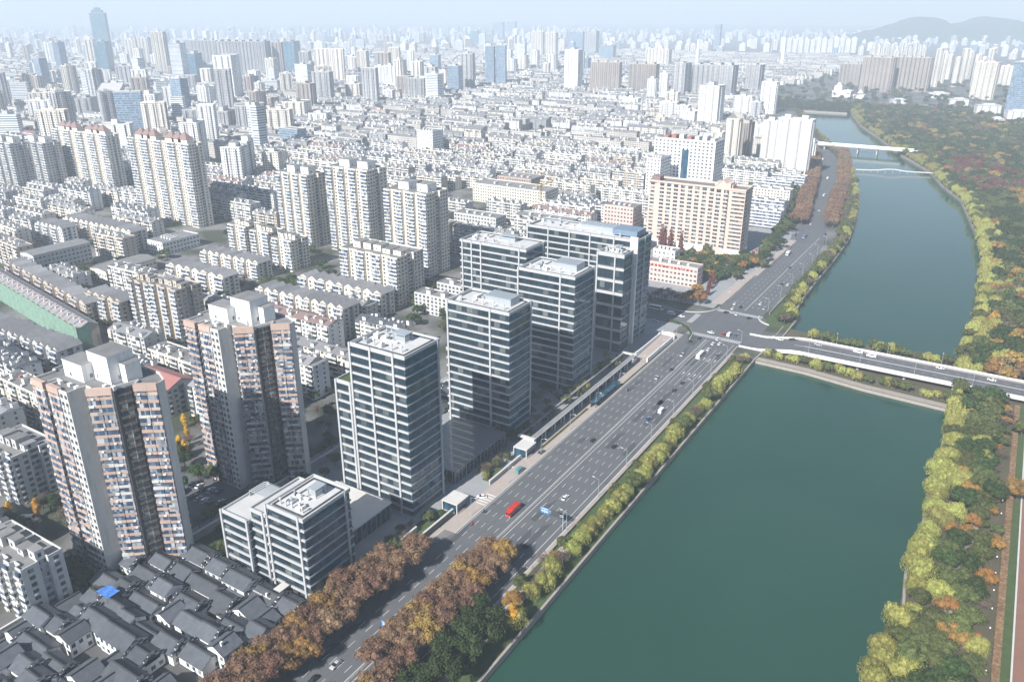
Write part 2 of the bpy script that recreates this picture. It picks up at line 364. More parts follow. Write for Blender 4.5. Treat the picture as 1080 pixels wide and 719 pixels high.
outline = [(-BIG, -1500), (-113, -1500)] + [(-113, 0)] + RIV_L + RIV_R[::-1] + [(-14, 0), (-14, -1500), (BIG, -1500), (BIG, BIG), (-BIG, BIG)]
b = MB()
vv = [Vector((x, y, 0)) for x, y in outline]
b.v = [(x, y, 0.) for x, y in outline]
for t in tessellate_polygon([vv]):
    a = [vv[i] for i in t]
    if (a[1]-a[0]).cross(a[2]-a[0]).z < 0: t = t[::-1]
    b.f.append(tuple(t)); b.m.append(0)
structure('ground', b, ['ground'])
b = MB(); b.quad((-500, -1500, -2.2), (100, -1500, -2.2), (100, 2050, -2.2), (-500, 2050, -2.2)); structure('river', b, ['water'])
b = MB()      # stone river walls with a coping
for tab, sg in ((RIV_L, 1), (RIV_R, -1)):
    t2 = [(tab[0][0], -200)] + tab
    for (xa, ya), (xb, yb) in zip(t2, t2[1:]):
        d = Vector((xb-xa, yb-ya)).normalized(); n = Vector((d.y, -d.x))*sg; fr = (xa, ya, d.x, d.y, n.x, n.y); L = math.hypot(xb-xa, yb-ya)
        b.fbox(fr, 0, L, -.6, .35, -4, .55, 0)
b.box(-426, -329, 1895, 1900, -4, 1.2, 0)
structure('river_wall', b, ['stone'])
# park floor and riverside strips
b = MB()
def strip(mb, pts, z, m=0):
    for (l0, r0, y0), (l1, r1, y1) in zip(pts, pts[1:]): mb.quad((l0, y0, z), (r0, y0, z), (r1, y1, z), (l1, y1, z), m)
strip(b, [(interp(RIV_R, y)+.6, 140, y) for y in list(range(20, 1940, 40))], .02)
structure('park_ground', b, ['soil'])
b = MB(); strip(b, [(-128.6, -113.6, y) for y in (20, 300, 466)], .02); strip(b, [(-127, interp(RIV_L, y)-.6, y) for y in (530, 560, 600, 700, 760)], .02)
structure('riverside_lawn', b, ['grass'])
# main road
ROAD = [(-172, -129, -60), (-172, -129, 205), (-166.5, -129, 222), (-166.5, -129, 300), (-166.5, -128, 484), (-167, -126, 500), (-170, -122, 508), (-170, -122, 530), (-163, -131, 549), (-161, -129, 634), (-160, -130, 701), (-168, -137, 773), (-178, -151, 866), (-217, -181, 1087), (-262, -222, 1300), (-300, -262, 1380), (-420, -380, 1500)]
b = MB(); strip(b, ROAD, .03); structure('road', b, ['asphalt'])
b = MB(); r = random.Random(2)
for i in range(26):
    x = r.choice([-164.6, -161.3, -158, -154.8, -146.9, -143.6, -140.3, -137, -133.5]); y = r.uniform(120, 470); b.quad((x-1.3, y, .033), (x+1.3, y, .033), (x+1.3, y+r.uniform(4, 22), .033), (x-1.3, y+r.uniform(4, 22), .033))
structure('road_patch', b, ['patch'])
b = MB(); strip(b, [(-330, -168, 506), (-330, -168, 527)], .034); structure('side_road', b, ['asphalt'])
b = MB(); b.quad((-262, 30, .03), (-254, 30, .03), (-254, 505, .03), (-262, 505, .03)); structure('back_lane', b, ['plaza'])
b = MB(); b.quad((-306, 158, .034), (-262, 158, .034), (-262, 200, .034), (-306, 200, .034)); structure('parking_lot', b, ['asphalt'])
b = MB(); strip(b, [(-254, -174, 222), (-254, -174, 500)], .02); strip(b, [(-240, -178, 160), (-240, -178, 222)], .02); structure('office_forecourt', b, ['plaza'])
b = MB(); b.quad((-300, 545, .026), (-166, 545, .026), (-166, 800, .026), (-300, 800, .026)); structure('hotel_forecourt', b, ['plaza'])
b = MB(); b.quad((-264, 40, .026), (-182, 40, .026), (-182, 152, .026), (-264, 152, .026)); structure('old_quarter_paving', b, ['yardground'])
b = MB()      # pavements are real steps
b.box(-174, -166.8, 222, 484, 0, .13); b.box(-180, -172.3, 60, 221.7, 0, .13); b.box(-128.7, -127.2, 60, 470, 0, .13); b.box(-171, -163.4, 556, 640, 0, .13); b.box(-167, -161, 641, 770, 0, .13)
b.box(-125, -121, 60, 240, 0, .10)
structure('pavement', b, ['pave'])
b = MB()
for y in (700, 760): pass
b.box(-166.8, -166.5, 222, 484, 0, .16); b.box(-129, -128.7, 60, 484, 0, .16); b.box(-172.3, -172, 60, 221.7, 0, .16)
# curved kerbs of the junction
def arc(mb, cx, cy, r, a0, a1, w, z0, z1, n=14, m=0):
    for i in range(n):
        t0 = math.radians(a0+(a1-a0)*i/n); t1 = math.radians(a0+(a1-a0)*(i+1)/n)
        P = [(cx+q*math.cos(t), cy+q*math.sin(t)) for q, t in ((r, t0), (r+w, t0), (r+w, t1), (r, t1))]
        ar = sum(P[k][0]*P[(k+1) % 4][1]-P[(k+1) % 4][0]*P[k][1] for k in range(4))
        mb.prism(P if ar > 0 else P[::-1], z0, z1, m)
arc(b, -185, 549, 22, -90, 0, .5, 0, .5); b.box(-330, -185, 526.6, 527.1, 0, .5)
arc(b, -118, 545, 14, 180, 255, .6, 0, .8)
structure('kerb', b, ['lconcrete'])
b = MB()      # painted markings, 4 mm above the asphalt
def dash(x, y0, y1, w=.16, L=3.6, gap=5.4, z=.036):
    y = y0
    while y < y1: b.quad((x-w/2, y, z), (x+w/2, y, z), (x+w/2, min(y+L, y1), z), (x-w/2, min(y+L, y1), z)); y += L+gap
def line(x, y0, y1, w=.16, z=.036): b.quad((x-w/2, y0, z), (x+w/2, y0, z), (x+w/2, y1, z), (x-w/2, y1, z))
for x in (-163.2, -159.8, -156.4, -153.0): dash(x, 60, 455)
for x in (-145.4, -142.0, -138.6, -135.2): dash(x, 60, 400)
for x in (-145.4, -142.0, -138.6, -135.2): line(x, 405, 470)
for x in (-150.3, -148.1, -131.6): line(x, 60, 484, .2)
line(-165.9, 222, 484)
for x in (-156, -152.5, -149, -142, -138, -134.5): dash(x, 560, 760)
for x in (-145.2, -144.6): line(x, 552, 790)
for x in np.arange(-165, -129, 1.3): b.quad((x, 487, .036), (x+.55, 487, .036), (x+.55, 492, .036), (x, 492, .036))
for x in np.arange(-162, -130, 1.3): b.quad((x, 541, .036), (x+.55, 541, .036), (x+.55, 546, .036), (x, 546, .036))
for y in np.arange(508, 527, 1.3): b.quad((-173, y, .038), (-169, y, .038), (-169, y+.55, .038), (-173, y+.55, .038))
for y in (245, 247, 249, 251, 253): b.quad((-172, y, .14), (-167, y, .14), (-167, y+.7, .14), (-172, y+.7, .14))
for x0 in (-143.7, -140.3, -136.9, -133.4):
    for y in (425, 452): b.tri((x0-.6, y, .036), (x0+.6, y, .036), (x0, y+2.2, .036)); b.quad((x0-.15, y-3, .036), (x0+.15, y-3, .036), (x0+.15, y, .036), (x0-.15, y, .036))
structure('road_marking', b, ['paint'])
# white median railing
t = thing('median_railing', 'long white railing on the centre line of the wide river road', 'railing', (-149.2, 60, 0), land='the white median railing')
b = MB()
for y in np.arange(0, 422, 2.2): b.box(-.05, .05, y, y+.08, 0, 1.05)
post = b.build('posts', ['lconcrete'], t); tag(post, kind='stuff')
for z in (.35, .95): b = MB(); b.box(-.04, .04, 0, 422, z, z+.08); b.build('rail', ['lconcrete'], t)
b = MB(); b.box(-.25, .25, 0, 422, .005, .22); b.build('base', ['concrete'], t)
# hedge and fence between road and river
t = thing('riverside_parapet', 'grey parapet between the river road and the willows, below the bridge', 'wall', (-126.6, 230, 0))
b = MB(); b.box(-.25, .25, 0, 236, 0, 1.1); b.box(-.35, .35, 0, 236, 1.1, 1.25, 0); b.build('wall', ['stone'], t)
t = thing('riverside_parapet', 'grey parapet between the river road and the willows, beyond the bridge', 'wall', (-127.5, 553, 0))
b = MB(); b.box(-.25, .25, 0, 250, 0, 1.6); b.build('wall', ['stone'], t)
# causeway under the bridge
b = MB(); b.prism([(-113.3, 467), (-82, 466), (-48, 460), (-4, 457), (-4, 532), (-24, 536), (-43, 533), (-78, 529), (-108, 534), (-113.3, 540)], -4, -.35, 0, 1)
b.box(-113.2, -112.6, 470, 535, -.35, .3, 0)
structure('causeway', b, ['stone', 'soil'])
b = MB(); strip(b, [(-113, -4, 0)], 0) if 0 else None
b.prism([(-113, 468), (-82, 467), (-48, 461), (-4, 458), (-4, 463), (-48, 466), (-82, 472), (-113, 473)], -.34, -.2); structure('causeway_path', b, ['path'])
# road bridge
t = thing('road_bridge', 'wide concrete road bridge crossing the river at the junction', 'bridge', (-122, 495, 0), land='the road bridge')
def bz(x): u_ = min(1, max(0, (x-2)/30.)); return .05+4.2*(u_*u_*(3-2*u_))
xs = [-6, 0, 4, 8, 12, 16, 20, 26, 32, 60, 120, 190]
b = MB()
for xa, xb in zip(xs, xs[1:]):
    za, zb = bz(xa), bz(xb)
    b.quad((xa, -12, za), (xb, -12, zb), (xb, 12, zb), (xa, 12, za), 1)
    for sg in (-1, 1):
        y0, y1 = (-12.6, -12) if sg < 0 else (12, 12.6)
        n = len(b.v)
        b.v += [(xa, y0, za-1.3), (xb, y0, zb-1.3), (xb, y1, zb-1.3), (xa, y1, za-1.3), (xa, y0, za+.15), (xb, y0, zb+.15), (xb, y1, zb+.15), (xa, y1, za+.15)]
        for f in [(0, 1, 5, 4), (2, 3, 7, 6), (4, 5, 6, 7), (3, 2, 1, 0)]: b.f.append(tuple(n+k for k in f)); b.m.append(0)
    b.quad((xa, -12, za-1.3), (xa, 12, za-1.3), (xb, 12, zb-1.3), (xb, -12, zb-1.3), 0)
b.build('deck', ['lconcrete', 'asphalt'], t)
for sg in (-1, 1):
    b = MB()
    for xa, xb in zip(xs, xs[1:]):
        za, zb = bz(xa), bz(xb); y0, y1 = (-12.35, -12.05) if sg < 0 else (12.05, 12.35)
        n = len(b.v); b.v += [(xa, y0, za), (xb, y0, zb), (xb, y1, zb), (xa, y1, za), (xa, y0, za+1.1), (xb, y0, zb+1.1), (xb, y1, zb+1.1), (xa, y1, za+1.1)]
        for f in [(0, 1, 5, 4), (2, 3, 7, 6), (4, 5, 6, 7)]: b.f.append(tuple(n+k for k in f)); b.m.append(0)
    b.build('parapet', ['white'], t)
b = MB()
for y0, y1 in ((-9, -8.85), (-.25, -.05), (.05, .25), (8.85, 9)):
    for xa, xb in zip(xs[7:], xs[8:]): b.quad((xa, y0, bz(xa)+.006), (xb, y0, bz(xb)+.006), (xb, y1, bz(xb)+.006), (xa, y1, bz(xa)+.006))
for y0 in (-4.4, 4.3):
    for xa in np.arange(34, 188, 6): b.quad((xa, y0, bz(xa)+.006), (xa+2.5, y0, bz(xa)+.006), (xa+2.5, y0+.14, bz(xa)+.006), (xa, y0+.14, bz(xa)+.006))
b.build('lane_line', ['paint'], t)
b = MB(); 
for xa, xb in zip(xs[7:], xs[8:]): b.quad((xa, -11.9, bz(xa)+.004), (xb, -11.9, bz(xb)+.004), (xb, -9.6, bz(xb)+.004), (xa, -9.6, bz(xa)+.004)); b.quad((xa, 9.6, bz(xa)+.004), (xb, 9.6, bz(xb)+.004), (xb, 11.9, bz(xb)+.004), (xa, 11.9, bz(xa)+.004))
b.build('footway', ['pave'], t)
b = MB(); b.box(32, 190, -.3, .3, bz(60)+.01, bz(60)+.25); b.build('median', ['concrete'], t)
for xa in (14, 40, 66, 92, 118, 144):
    b = MB(); z = bz(xa)-1.3
    for y in (-8.5, -2.8, 2.8, 8.5): b.cyl(xa, y, -4.2, z-1.0, .7, n=10)
    b.box(xa-1, xa+1, -11, 11, z-1.05, z); b.build('pier', ['lconcrete'], t)
# far white bridge
x0, y0, x1, y1 = -292, 1364, -140, 1368
t = thing('white_bridge', 'far slender white road bridge on round piers, upstream', 'bridge', (x0, y0, 0), land='the far white bridge')
b = MB(); b.box(-6, 165, -9, 9, 6.4, 8); b.build('deck', ['lconcrete'], t)
for s_ in (-9, 8.7):
    b = MB(); b.box(-6, 165, s_, s_+.3, 8, 9.2); b.build('parapet', ['white'], t)
for xa in (30, 55, 80, 108):
    b = MB(); b.cyl(xa, -5, -4, 6.4, 1., n=10); b.cyl(xa, 5, -4, 6.4, 1., n=10); b.box(xa-1.1, xa+1.1, -7, 7, 5.3, 6.4); b.build('pier', ['lconcrete'], t)
t = thing('footbridge', 'low humped footbridge across the river before the far white bridge', 'bridge', (-190, 1190, 0))
b = MB(); P = [(0, .8), (22, 1.0), (34, 1.6), (44, 3.2), (54, 3.2), (64, 1.6), (76, 1.0), (110, .8)]
for (a, za), (c, zc) in zip(P, P[1:]):
    b.quad((a, a*.3-1.6, za), (c, c*.3-1.6, zc), (c, c*.3+1.6, zc), (a, a*.3+1.6, za)); b.quad((a, a*.3-1.6, za-.6), (c, c*.3-1.6, zc-.6), (c, c*.3-1.6, zc+.9), (a, a*.3-1.6, za+.9))
b.build('deck', ['lconcrete'], t); b = MB()
for a in range(6, 110, 9): b.cyl(a, a*.3, -4, .9, .35, n=6)
tag(b.build('piles', ['concrete'], t), kind='stuff')
# hills on the skyline
b = MB(); nx, ny = 90, 14
cx, cy = un(1010, 40, 0.); d = math.hypot(cx, cy); k = 7800/d; cx *= k; cy *= k
ex, ey = math.cos(YAW), math.sin(YAW)          # picture-right direction
fx, fy = -math.sin(YAW), math.cos(YAW)
for j in range(ny+1):
    for i in range(nx+1):
        s_ = -1150+i*3600./nx; q = (j/ny-.5)*2
        prof = 122*math.exp(-((s_+330)/260)**2)+112*math.exp(-((s_-240)/280)**2)+26*math.exp(-((s_+760)/150)**2)+100*math.exp(-((s_-1000)/500)**2)
        prof = min(prof, 400)*1.42*(1+.16*noise.noise(Vector((s_/230., j*.3, 3))))*max(0, 1-q*q)+22*noise.noise(Vector((s_/90., j*.6, 0)))*max(0, 1-q*q)
        b.v.append((cx+ex*s_+fx*q*700, cy+ey*s_+fy*q*700, max(-5, prof)))
for j in range(ny):
    for i in range(nx): a = j*(nx+1)+i; b.f.append((a, a+1, a+nx+2, a+nx+1)); b.m.append(0)
o = structure('hills', b, ['l_camphor'])
for p in o.data.polygons: p.use_smooth = True
# ------------------------------------------------------------------ office complex
def rail_ring(b, x0, x1, y0, y1, z, h=1.2, w=.3, m=0):
    b.box(x0, x1, y0, y0+w, z, z+h, m); b.box(x0, x1, y1-w, y1, z, z+h, m); b.box(x0, x0+w, y0+w, y1-w, z, z+h, m); b.box(x1-w, x1, y0+w, y1-w, z, z+h, m)
def roof_plant(t, x0, x1, y0, y1, z, kind, seed):
    r = random.Random(seed)
    b = MB(); b.box(x0+.5, x1-.5, y0+.5, y1-.5, z-.1, z+.12); b.build('roof_deck', ['paleroof'], t)
    b = MB(); rail_ring(b, x0+1.6, x1-1.6, y0+1.6, y1-1.6, z+.12, .5, .5); b.build('gravel_margin', ['dmetal'], t)
    cx, cy = (x0+x1)/2, (y0+y1)/2; w, d = x1-x0, y1-y0
    b = MB()
    if kind == 'louvre':
        a0, a1, b0, b1 = cx-w*.05, cx+w*.36, cy-d*.05, cy+d*.34
        b.box(a0, a1, b0, b1, z+.1, z+3.6)
        n = 9
        for i in range(n):
            xa = a0+(a1-a0)*i/n; b.box(xa+.1, xa+(a1-a0)/n-.25, b0-.3, b1+.3, z+3.62, z+3.85)
        b.build('plant_room', ['lmetal'], t)
    else:
        a0, a1, b0, b1 = cx-w*.05, cx+w*.18, cy+d*.02, cy+d*.25
        b.box(a0, a1, b0, b1, z+3.4, z+3.8)
        for xa in (a0+.2, a1-.5):
            for ya in (b0+.2, b1-.5): b.box(xa, xa+.3, ya, ya+.3, z+.1, z+3.4)
        b.box(a0+1, a1-1, b0+1, b1-1, z+.1, z+2.4); b.build('plant_room', ['lmetal'], t)
    for i in range(6):
        xa = x0+3+r.random()*(w*.45); ya = y0+3+r.random()*(d-8); q = 1+r.random()*1.6
        b = MB(); b.box(xa, xa+q, ya, ya+q*1.3, z+.1, z+1.+r.random()*1.4); b.cyl(xa+q/2, ya+q/2, z+1, z+2.6, .3, n=8); b.build('roof_unit', ['ac' if i % 2 else 'lmetal'], t)
    for i in range(5):
        xa = x0+2.5+(w-5)*(i+.5)/5; ya = y0+3.4+r.random()*2
        b = MB(); b.cyl(xa, ya, z+.1, z+2.4, .28, n=8); b.box(xa-.5, xa+.5, ya-.35, ya+.35, z+2.2, z+2.8); b.build('vent_cowl', ['lconcrete'], t)
    b = MB(); b.box(x0+w*.25, x0+w*.6, y0+d*.42, y0+d*.46, z+.5, z+1.1); b.box(x0+w*.25, x0+w*.28, y0+d*.42, y0+d*.8, z+.5, z+1.1); b.build('duct', ['ac'], t)
def office_block(t, x0, x1, y0, y1, h, nfl, pil_x, seed, thin=False, groundgap=1, pil_e=None, nopark=False):
    """x,y local to the thing; adds core, floor bands, windows, pilasters"""
    fh = h/nfl; W, D = x1-x0, y1-y0
    b = MB(); b.box(x0+.5, x1-.5, y0+.5, y1-.5, 0, h-.2); b.build('core_wall', ['dmetal'], t)
    bh = fh*.21
    b = MB(); b.box(x0, x1, y0, y0+.75, -bh/2, bh/2); b.box(x0, x0+.75, y0+.75, y1, -bh/2, bh/2); b.box(x1-.75, x1+.05, y0+.75, y1, -.3, .3, 1); b.box(x0+.75, x1-.15, y1-.6, y1, -.3, .3, 1); band = b.mesh('floor_band', ['metal', 'lmetal'])
    for k in range(1, nfl+1):
        o = link('floor_band', band, t, (0, 0, k*fh-bh/2 if k < nfl else h-bh/2+.1))
    b = MB(); rail_ring(b, x0-.05, x1+.05, y0-.05, y1+.05, h, .9, .5); b.build('parapet', ['metal'], t)
    wi = []; wb = []
    for key, (fr, L, a) in faces(x0+.3, x1-.3, y0+.3, y1-.3).items():
        n = max(1, round(L/3.2)); s = L/n
        for k in range(groundgap, nfl):
            for i in range(n):
                rec = (.25 if key == 'S' else .12)
                wi_ = (fr[0]+fr[2]*(i*s+.09)-fr[4]*rec, fr[1]+fr[3]*(i*s+.09)-fr[5]*rec, k*fh+(bh*.5 if key in 'SW' else .2), a, s-.18, .12, fh-(bh if key in 'SW' else .4))
                (wi if key in 'SW' else wb).append(wi_)
    spread('window', 'glass', t, wi); spread('window', 'glassb', t, wb)
    for px in pil_x:
        b = MB(); b.box(px-.45, px+.45, y0-.5, y0+.2, 0, h+.9); b.build('pilaster', ['metal'], t)
    for py in (pil_e or []):
        b = MB(); b.box(x1-.2, x1+.5, py-.45, py+.45, 0, h+.9); b.build('pilaster', ['lmetal'], t)
    b = MB(); b.box(x0, x1, y0, y1, 0, .4); b.box(x0+2, x1-2, y0+2, y1-2, .4, fh); b.build('ground_floor', ['lmetal'], t)
def office(label, land, x0, x1, y0, y1, h, nfl, kind, seed, pil, wings=(), pil_e=None):
    t = thing('office_tower', label, 'office tower', (x1, y0, 0), 'office towers of the riverside complex', land)
    W, D = x1-x0, y1-y0
    office_block(t, -W, 0, 0, D, h, nfl, pil, seed, pil_e=pil_e)
    roof_plant(t, -W, 0, 0, D, h, kind, seed)
    for (a0, a1, b0, b1, hh, nn, pl) in wings:
        office_block(t, a0, a1, b0, b1, hh, nn, pl, seed+1)
        b = MB(); b.box(a0+.5, a1-.5, b0+.5, b1-.5, hh-.1, hh+.12); b.build('roof_deck', ['grass' if seed == 1 else 'paleroof'], t)
    occ(x0-12, x1+2, y0-3, y1+3)
    return t
office('tall glass office tower with white floor bands and a green-roofed lower left wing', 'the tall front glass tower', -217, -188, 221, 244, 74.5, 18, 'table', 1, [-6, -29, -18.], [(-38, -29.0, -.6, 18, 56, 13, [-38, -30])], [21.5])
office('glass office tower whose lower half is in shadow, grey louvred plant box on its roof', 'the second glass tower', -226, -189.5, 300.7, 322, 67.5, 16, 'louvre', 2, [-11, -36.5], [(-40.5, -36.5, 3, 16, 40, 9, [])], [20])
office('glass office tower with grey louvred roof box, between the shadowed tower and the tallest slab', 'the third glass tower', -224, -188, 365, 390, 68, 16, 'louvre', 3, [-9, -36], (), [23.5])
office('long glass office block with a grid of white frames behind the second and third towers', 'the rear glass block', -287, -238, 397, 421, 68, 16, 'table', 4, [-5, -33, -40, -47], (), [20])
t = office('stepped glass tower ending in a tall blank white fin wall, nearest the junction', 'the stepped tower with white fin', -207, -189, 431, 445, 64, 8, 'table', 5, [-6, -18], (), [13])
x0, x1, y0, y1 = -270, -190, 452, 476
t2_ = thing('office_tower', 'widest glass office slab with dark top-floor panels behind the stepped tower', 'office tower', (x1, y0, 0), 'office towers of the riverside complex', 'the wide rear glass slab')
office_block(t2_, -80, 0, 0, 24, 68, 16, [-16, -33, -48, -64, -80], 6, pil_e=[12])
roof_plant(t2_, -80, -4, 0, 24, 68, 'louvre', 6)
b = MB(); b.box(-4.2, .9, -1.4, -.55, 0, 71); b.box(.35, .9, -.55, .2, 0, 71); b.build('fin_wall', ['white'], t2_)
b = MB(); b.box(-20, -3, 6, 20, 69.2, 72.5, 0); b.build('blue_roof_panel', ['blueroof'], t2_)
occ(x0, x1, y0, y1)
t = thing('office_block', 'nine-storey office block with white bands and terraced flat roofs beside the old quarter', 'office block', (-185.5, 159, 0), 'office towers of the riverside complex', 'the low front office block')
office_block(t, -18.6, 0, 0, 24, 36, 9, [-2.4, -18.6], 7, pil_e=[21])
office_block(t, -27, -18.6, -.8, 24, 32, 8, [-20], 8)
office_block(t, -41.5, -27, -2.4, 20, 27, 7, [-27.4, -41.5], 9)
roof_plant(t, -18.6, 0, 0, 24, 36, 'table', 7)
b = MB(); b.box(-26.5, -19, -.3, 23.5, 31.9, 32.1); b.box(-41, -27.5, -2, 19.5, 26.9, 27.1); b.build('roof_deck', ['paleroof'], t)
b = MB()
for i in range(9): b.box(-40, -28.5, 10+i*.9, 10.25+i*.9, 29.5, 29.8)
b.box(-40, -39.7, 10, 18, 27.1, 29.5); b.box(-28.8, -28.5, 10, 18, 27.1, 29.5); b.build('pergola', ['lmetal'], t)
for xx in (-33, -14):
    b = MB(); b.box(xx, xx+3.4, -7, -.4, 4.2, 4.7); b.box(xx+.3, xx+.6, -6.5, -6.2, 0, 4.2); b.box(xx+2.8, xx+3.1, -6.5, -6.2, 0, 4.2); b.build('entrance_canopy', ['lconcrete'], t)
occ(-226, -185, 150, 186)
# low glazed podiums between the towers
def podium(label, x0, x1, y0, y1, h, mat, land=None):
    t = thing('podium_building', label, 'low building', (x1, y0, 0), None, land); W, D = x1-x0, y1-y0
    b = MB(); b.box(-W+.4, -.4, .4, D-.4, 0, h); b.build('wall', ['glass'], t)
    b = MB(); b.box(-W, 0, 0, D, h, h+.6); b.build('roof', [mat], t)
    b = MB()
    for x in np.arange(-W, 0, 3.): b.box(x, x+.15, .25, .4, 0, h)
    for y in np.arange(0, D, 3.): b.box(-.4, -.25, y, y+.15, 0, h)
    tag(b.build('mullions', ['metal'], t), kind='stuff'); return t
podium('low dark-roofed link building in the shade between the two front glass towers', -220, -188, 252, 296, 6, 'cgrey')
podium('pale flat-roofed link building between the low office block and tall front tower', -228, -196, 186, 217, 7, 'lconcrete')
podium('low grey pavilion between the second and third glass towers', -240, -212, 328, 360, 6, 'concrete')
podium('low grey pavilion between third tower and stepped tower', -236, -206, 395, 426, 6, 'concrete')
# covered walkway along the pavement
t = thing('covered_walkway', 'long low covered walkway along the pavement in front of the second and third towers', 'walkway', (-173.5, 300, 0), None, 'the long covered walkway')
b = MB(); b.box(-2.6, 0, 0, 122, 5.2, 5.6); b.box(-2.7, -2.5, 0, 122, 5.6, 5.8, 1); b.box(-.1, .1, 0, 122, 5.6, 5.8, 1); b.build('roof', ['flatroof', 'lconcrete'], t)
b = MB(); b.box(-9.5, -8.2, 0, 122, 5.0, 5.4); b.build('roof', ['flatroof'], t)
b = MB(); b.box(-9.5, 0, -2, 0, 5., 5.7); b.box(-9.5, 0, 122, 124, 5., 5.7); b.build('end_frame', ['lconcrete'], t)
for y in range(0, 123, 10):
    b = MB(); b.box(-.7, -.2, y, y+.5, 0, 5.2); b.box(-2.5, -2., y, y+.5, 0, 5.2); b.build('column', ['lconcrete'], t)
b = MB(); b.box(-2.55, -2.35, .5, 121, 0, 4.2); b.build('glass_screen', ['glassb'], t)
t = thing('glass_shelter', 'long glass bus shelter with a thin roof on the pavement beside the covered walkway', 'shelter', (-167.6, 354, 0))
b = MB(); b.box(-3, 0, 0, 33, 3.4, 3.6); b.build('roof', ['glassb'], t)
b = MB(); b.box(-2.9, -2.8, .2, 32.8, .1, 3.2); b.build('screen', ['carglass'], t)
for y in range(1, 33, 5): b = MB(); b.box(-2.7, -2.5, y, y+.2, .1, 3.4); b.box(-.4, -.2, y, y+.2, .1, 3.4); b.build('post', ['dmetal'], t)
t = thing('ramp_wall', 'curved white-walled underpass ramp below the stepped tower with white fin', 'ramp', (-168, 427, 0))
b = MB(); b.box(-.6, 0, 0, 43, 0, 3.2); b.box(-10, -9.4, 0, 50, 0, 3.2); arc(b, -5, 43, 5, 0, 180, .6, 0, 3.2); b.build('wall', ['white'], t)
b = MB(); b.quad((-9.4, 0, .4), (-.6, 0, .4), (-.6, 46, 1.6), (-9.4, 46, 1.6)); b.build('ramp_floor', ['pave'], t)
t = thing('curved_barrier', 'curved concrete barrier with dark green hedge at the corner of the side road', 'barrier', (-185, 478, 0))
b = MB(); arc(b, 0, 0, 24, 0, 90, 1.2, 0, 1.6, 18); b.build('hedge', ['l_camphor'], t)
b = MB(); arc(b, 0, 0, 25.3, 0, 90, .4, 0, 1.2, 18); b.build('kerb_wall', ['lconcrete'], t)
def kiosk(label, x0, x1, y0, y1, h):
    t = thing('gate_kiosk', label, 'kiosk', (x1, y0, 0)); W, D = x1-x0, y1-y0
    b = MB(); b.box(-W, 0, 0, D, h-.5, h); b.build('roof', ['lconcrete'], t)
    b = MB(); b.box(-W+.8, -.8, .8, D-.8, 0, h-.5); b.build('wall', ['glassb'], t)
    b = MB(); b.box(-W, -W+.4, 0, D, 0, h-.5); b.box(-.4, 0, 0, .4, 0, h-.5); b.build('side_wall', ['lconcrete'], t)
kiosk('white flat-roofed gate kiosk by the driveway of the tall front tower', -181.5, -173.5, 233, 242, 5)
kiosk('white flat-roofed entrance kiosk at the near end of the covered walkway', -179.5, -172, 288.5, 298, 5)
def wall(label, x0, x1, y0, y1, h, mat='lconcrete', cat='wall', name='boundary_wall'):
    t = thing(name, label, cat, (x1, y0, 0)); W, D = x1-x0, y1-y0
    b = MB(); b.box(-W, 0, 0, D, 0, h); b.build('wall', [mat], t)
    b = MB(); b.box(-W-.15, .15, -.15, D+.15, h, h+.25); b.build('coping', ['lconcrete'], t)
wall('pale garden wall along the pavement beside the nine-storey block', -181, -180.4, 160, 214, 2.6)
wall('dark garden wall along the pavement in front of the tall front tower', -175.4, -174.8, 206, 232, 3.0, 'dmetal')
wall('dark garden wall between the driveway and the entrance kiosk', -174.9, -174.3, 260, 287, 2.2, 'concrete')
wall('long grey wall with a walkway roof separating the old quarter from the nine-storey block', -262, -196, 149.2, 151.2, 4.6, 'concrete')
wall('grey boundary wall along the back lane behind the office complex', -254.4, -253.6, 156, 300, 3.4, 'concrete')
wall('grey boundary wall of the back lane behind the rear glass block', -254.4, -253.6, 302, 394, 3.4, 'concrete')
wall('low white wall at the lower-left edge of the old quarter', -265.6, -265, 60, 135, 3)
def bed(label, x0, x1, y0, y1, mat='grass'):
    b = MB(); b.box(x0, x1, y0, y1, 0, .35); tag(b.build('planting_bed', [mat]), label, 'planting bed')
bed('triangular lawn bed by the driveway crossing', -180, -175.5, 262, 276)
bed('lawn bed beside the wall before the tall front tower', -184, -176.5, 207, 230)
bed('narrow lawn strip in front of the nine-storey block', -184.5, -181.5, 160, 200)
bed('planted bed behind the wall of the old quarter', -218, -196, 155, 158.2, 'l_camphor')
bed('clipped hedge strip along the kerb by the covered walkway', -171.8, -170.5, 301, 352, 'l_olive')
bed('clipped hedge strip along the kerb near the junction', -168.3, -167.2, 388, 470, 'l_olive')
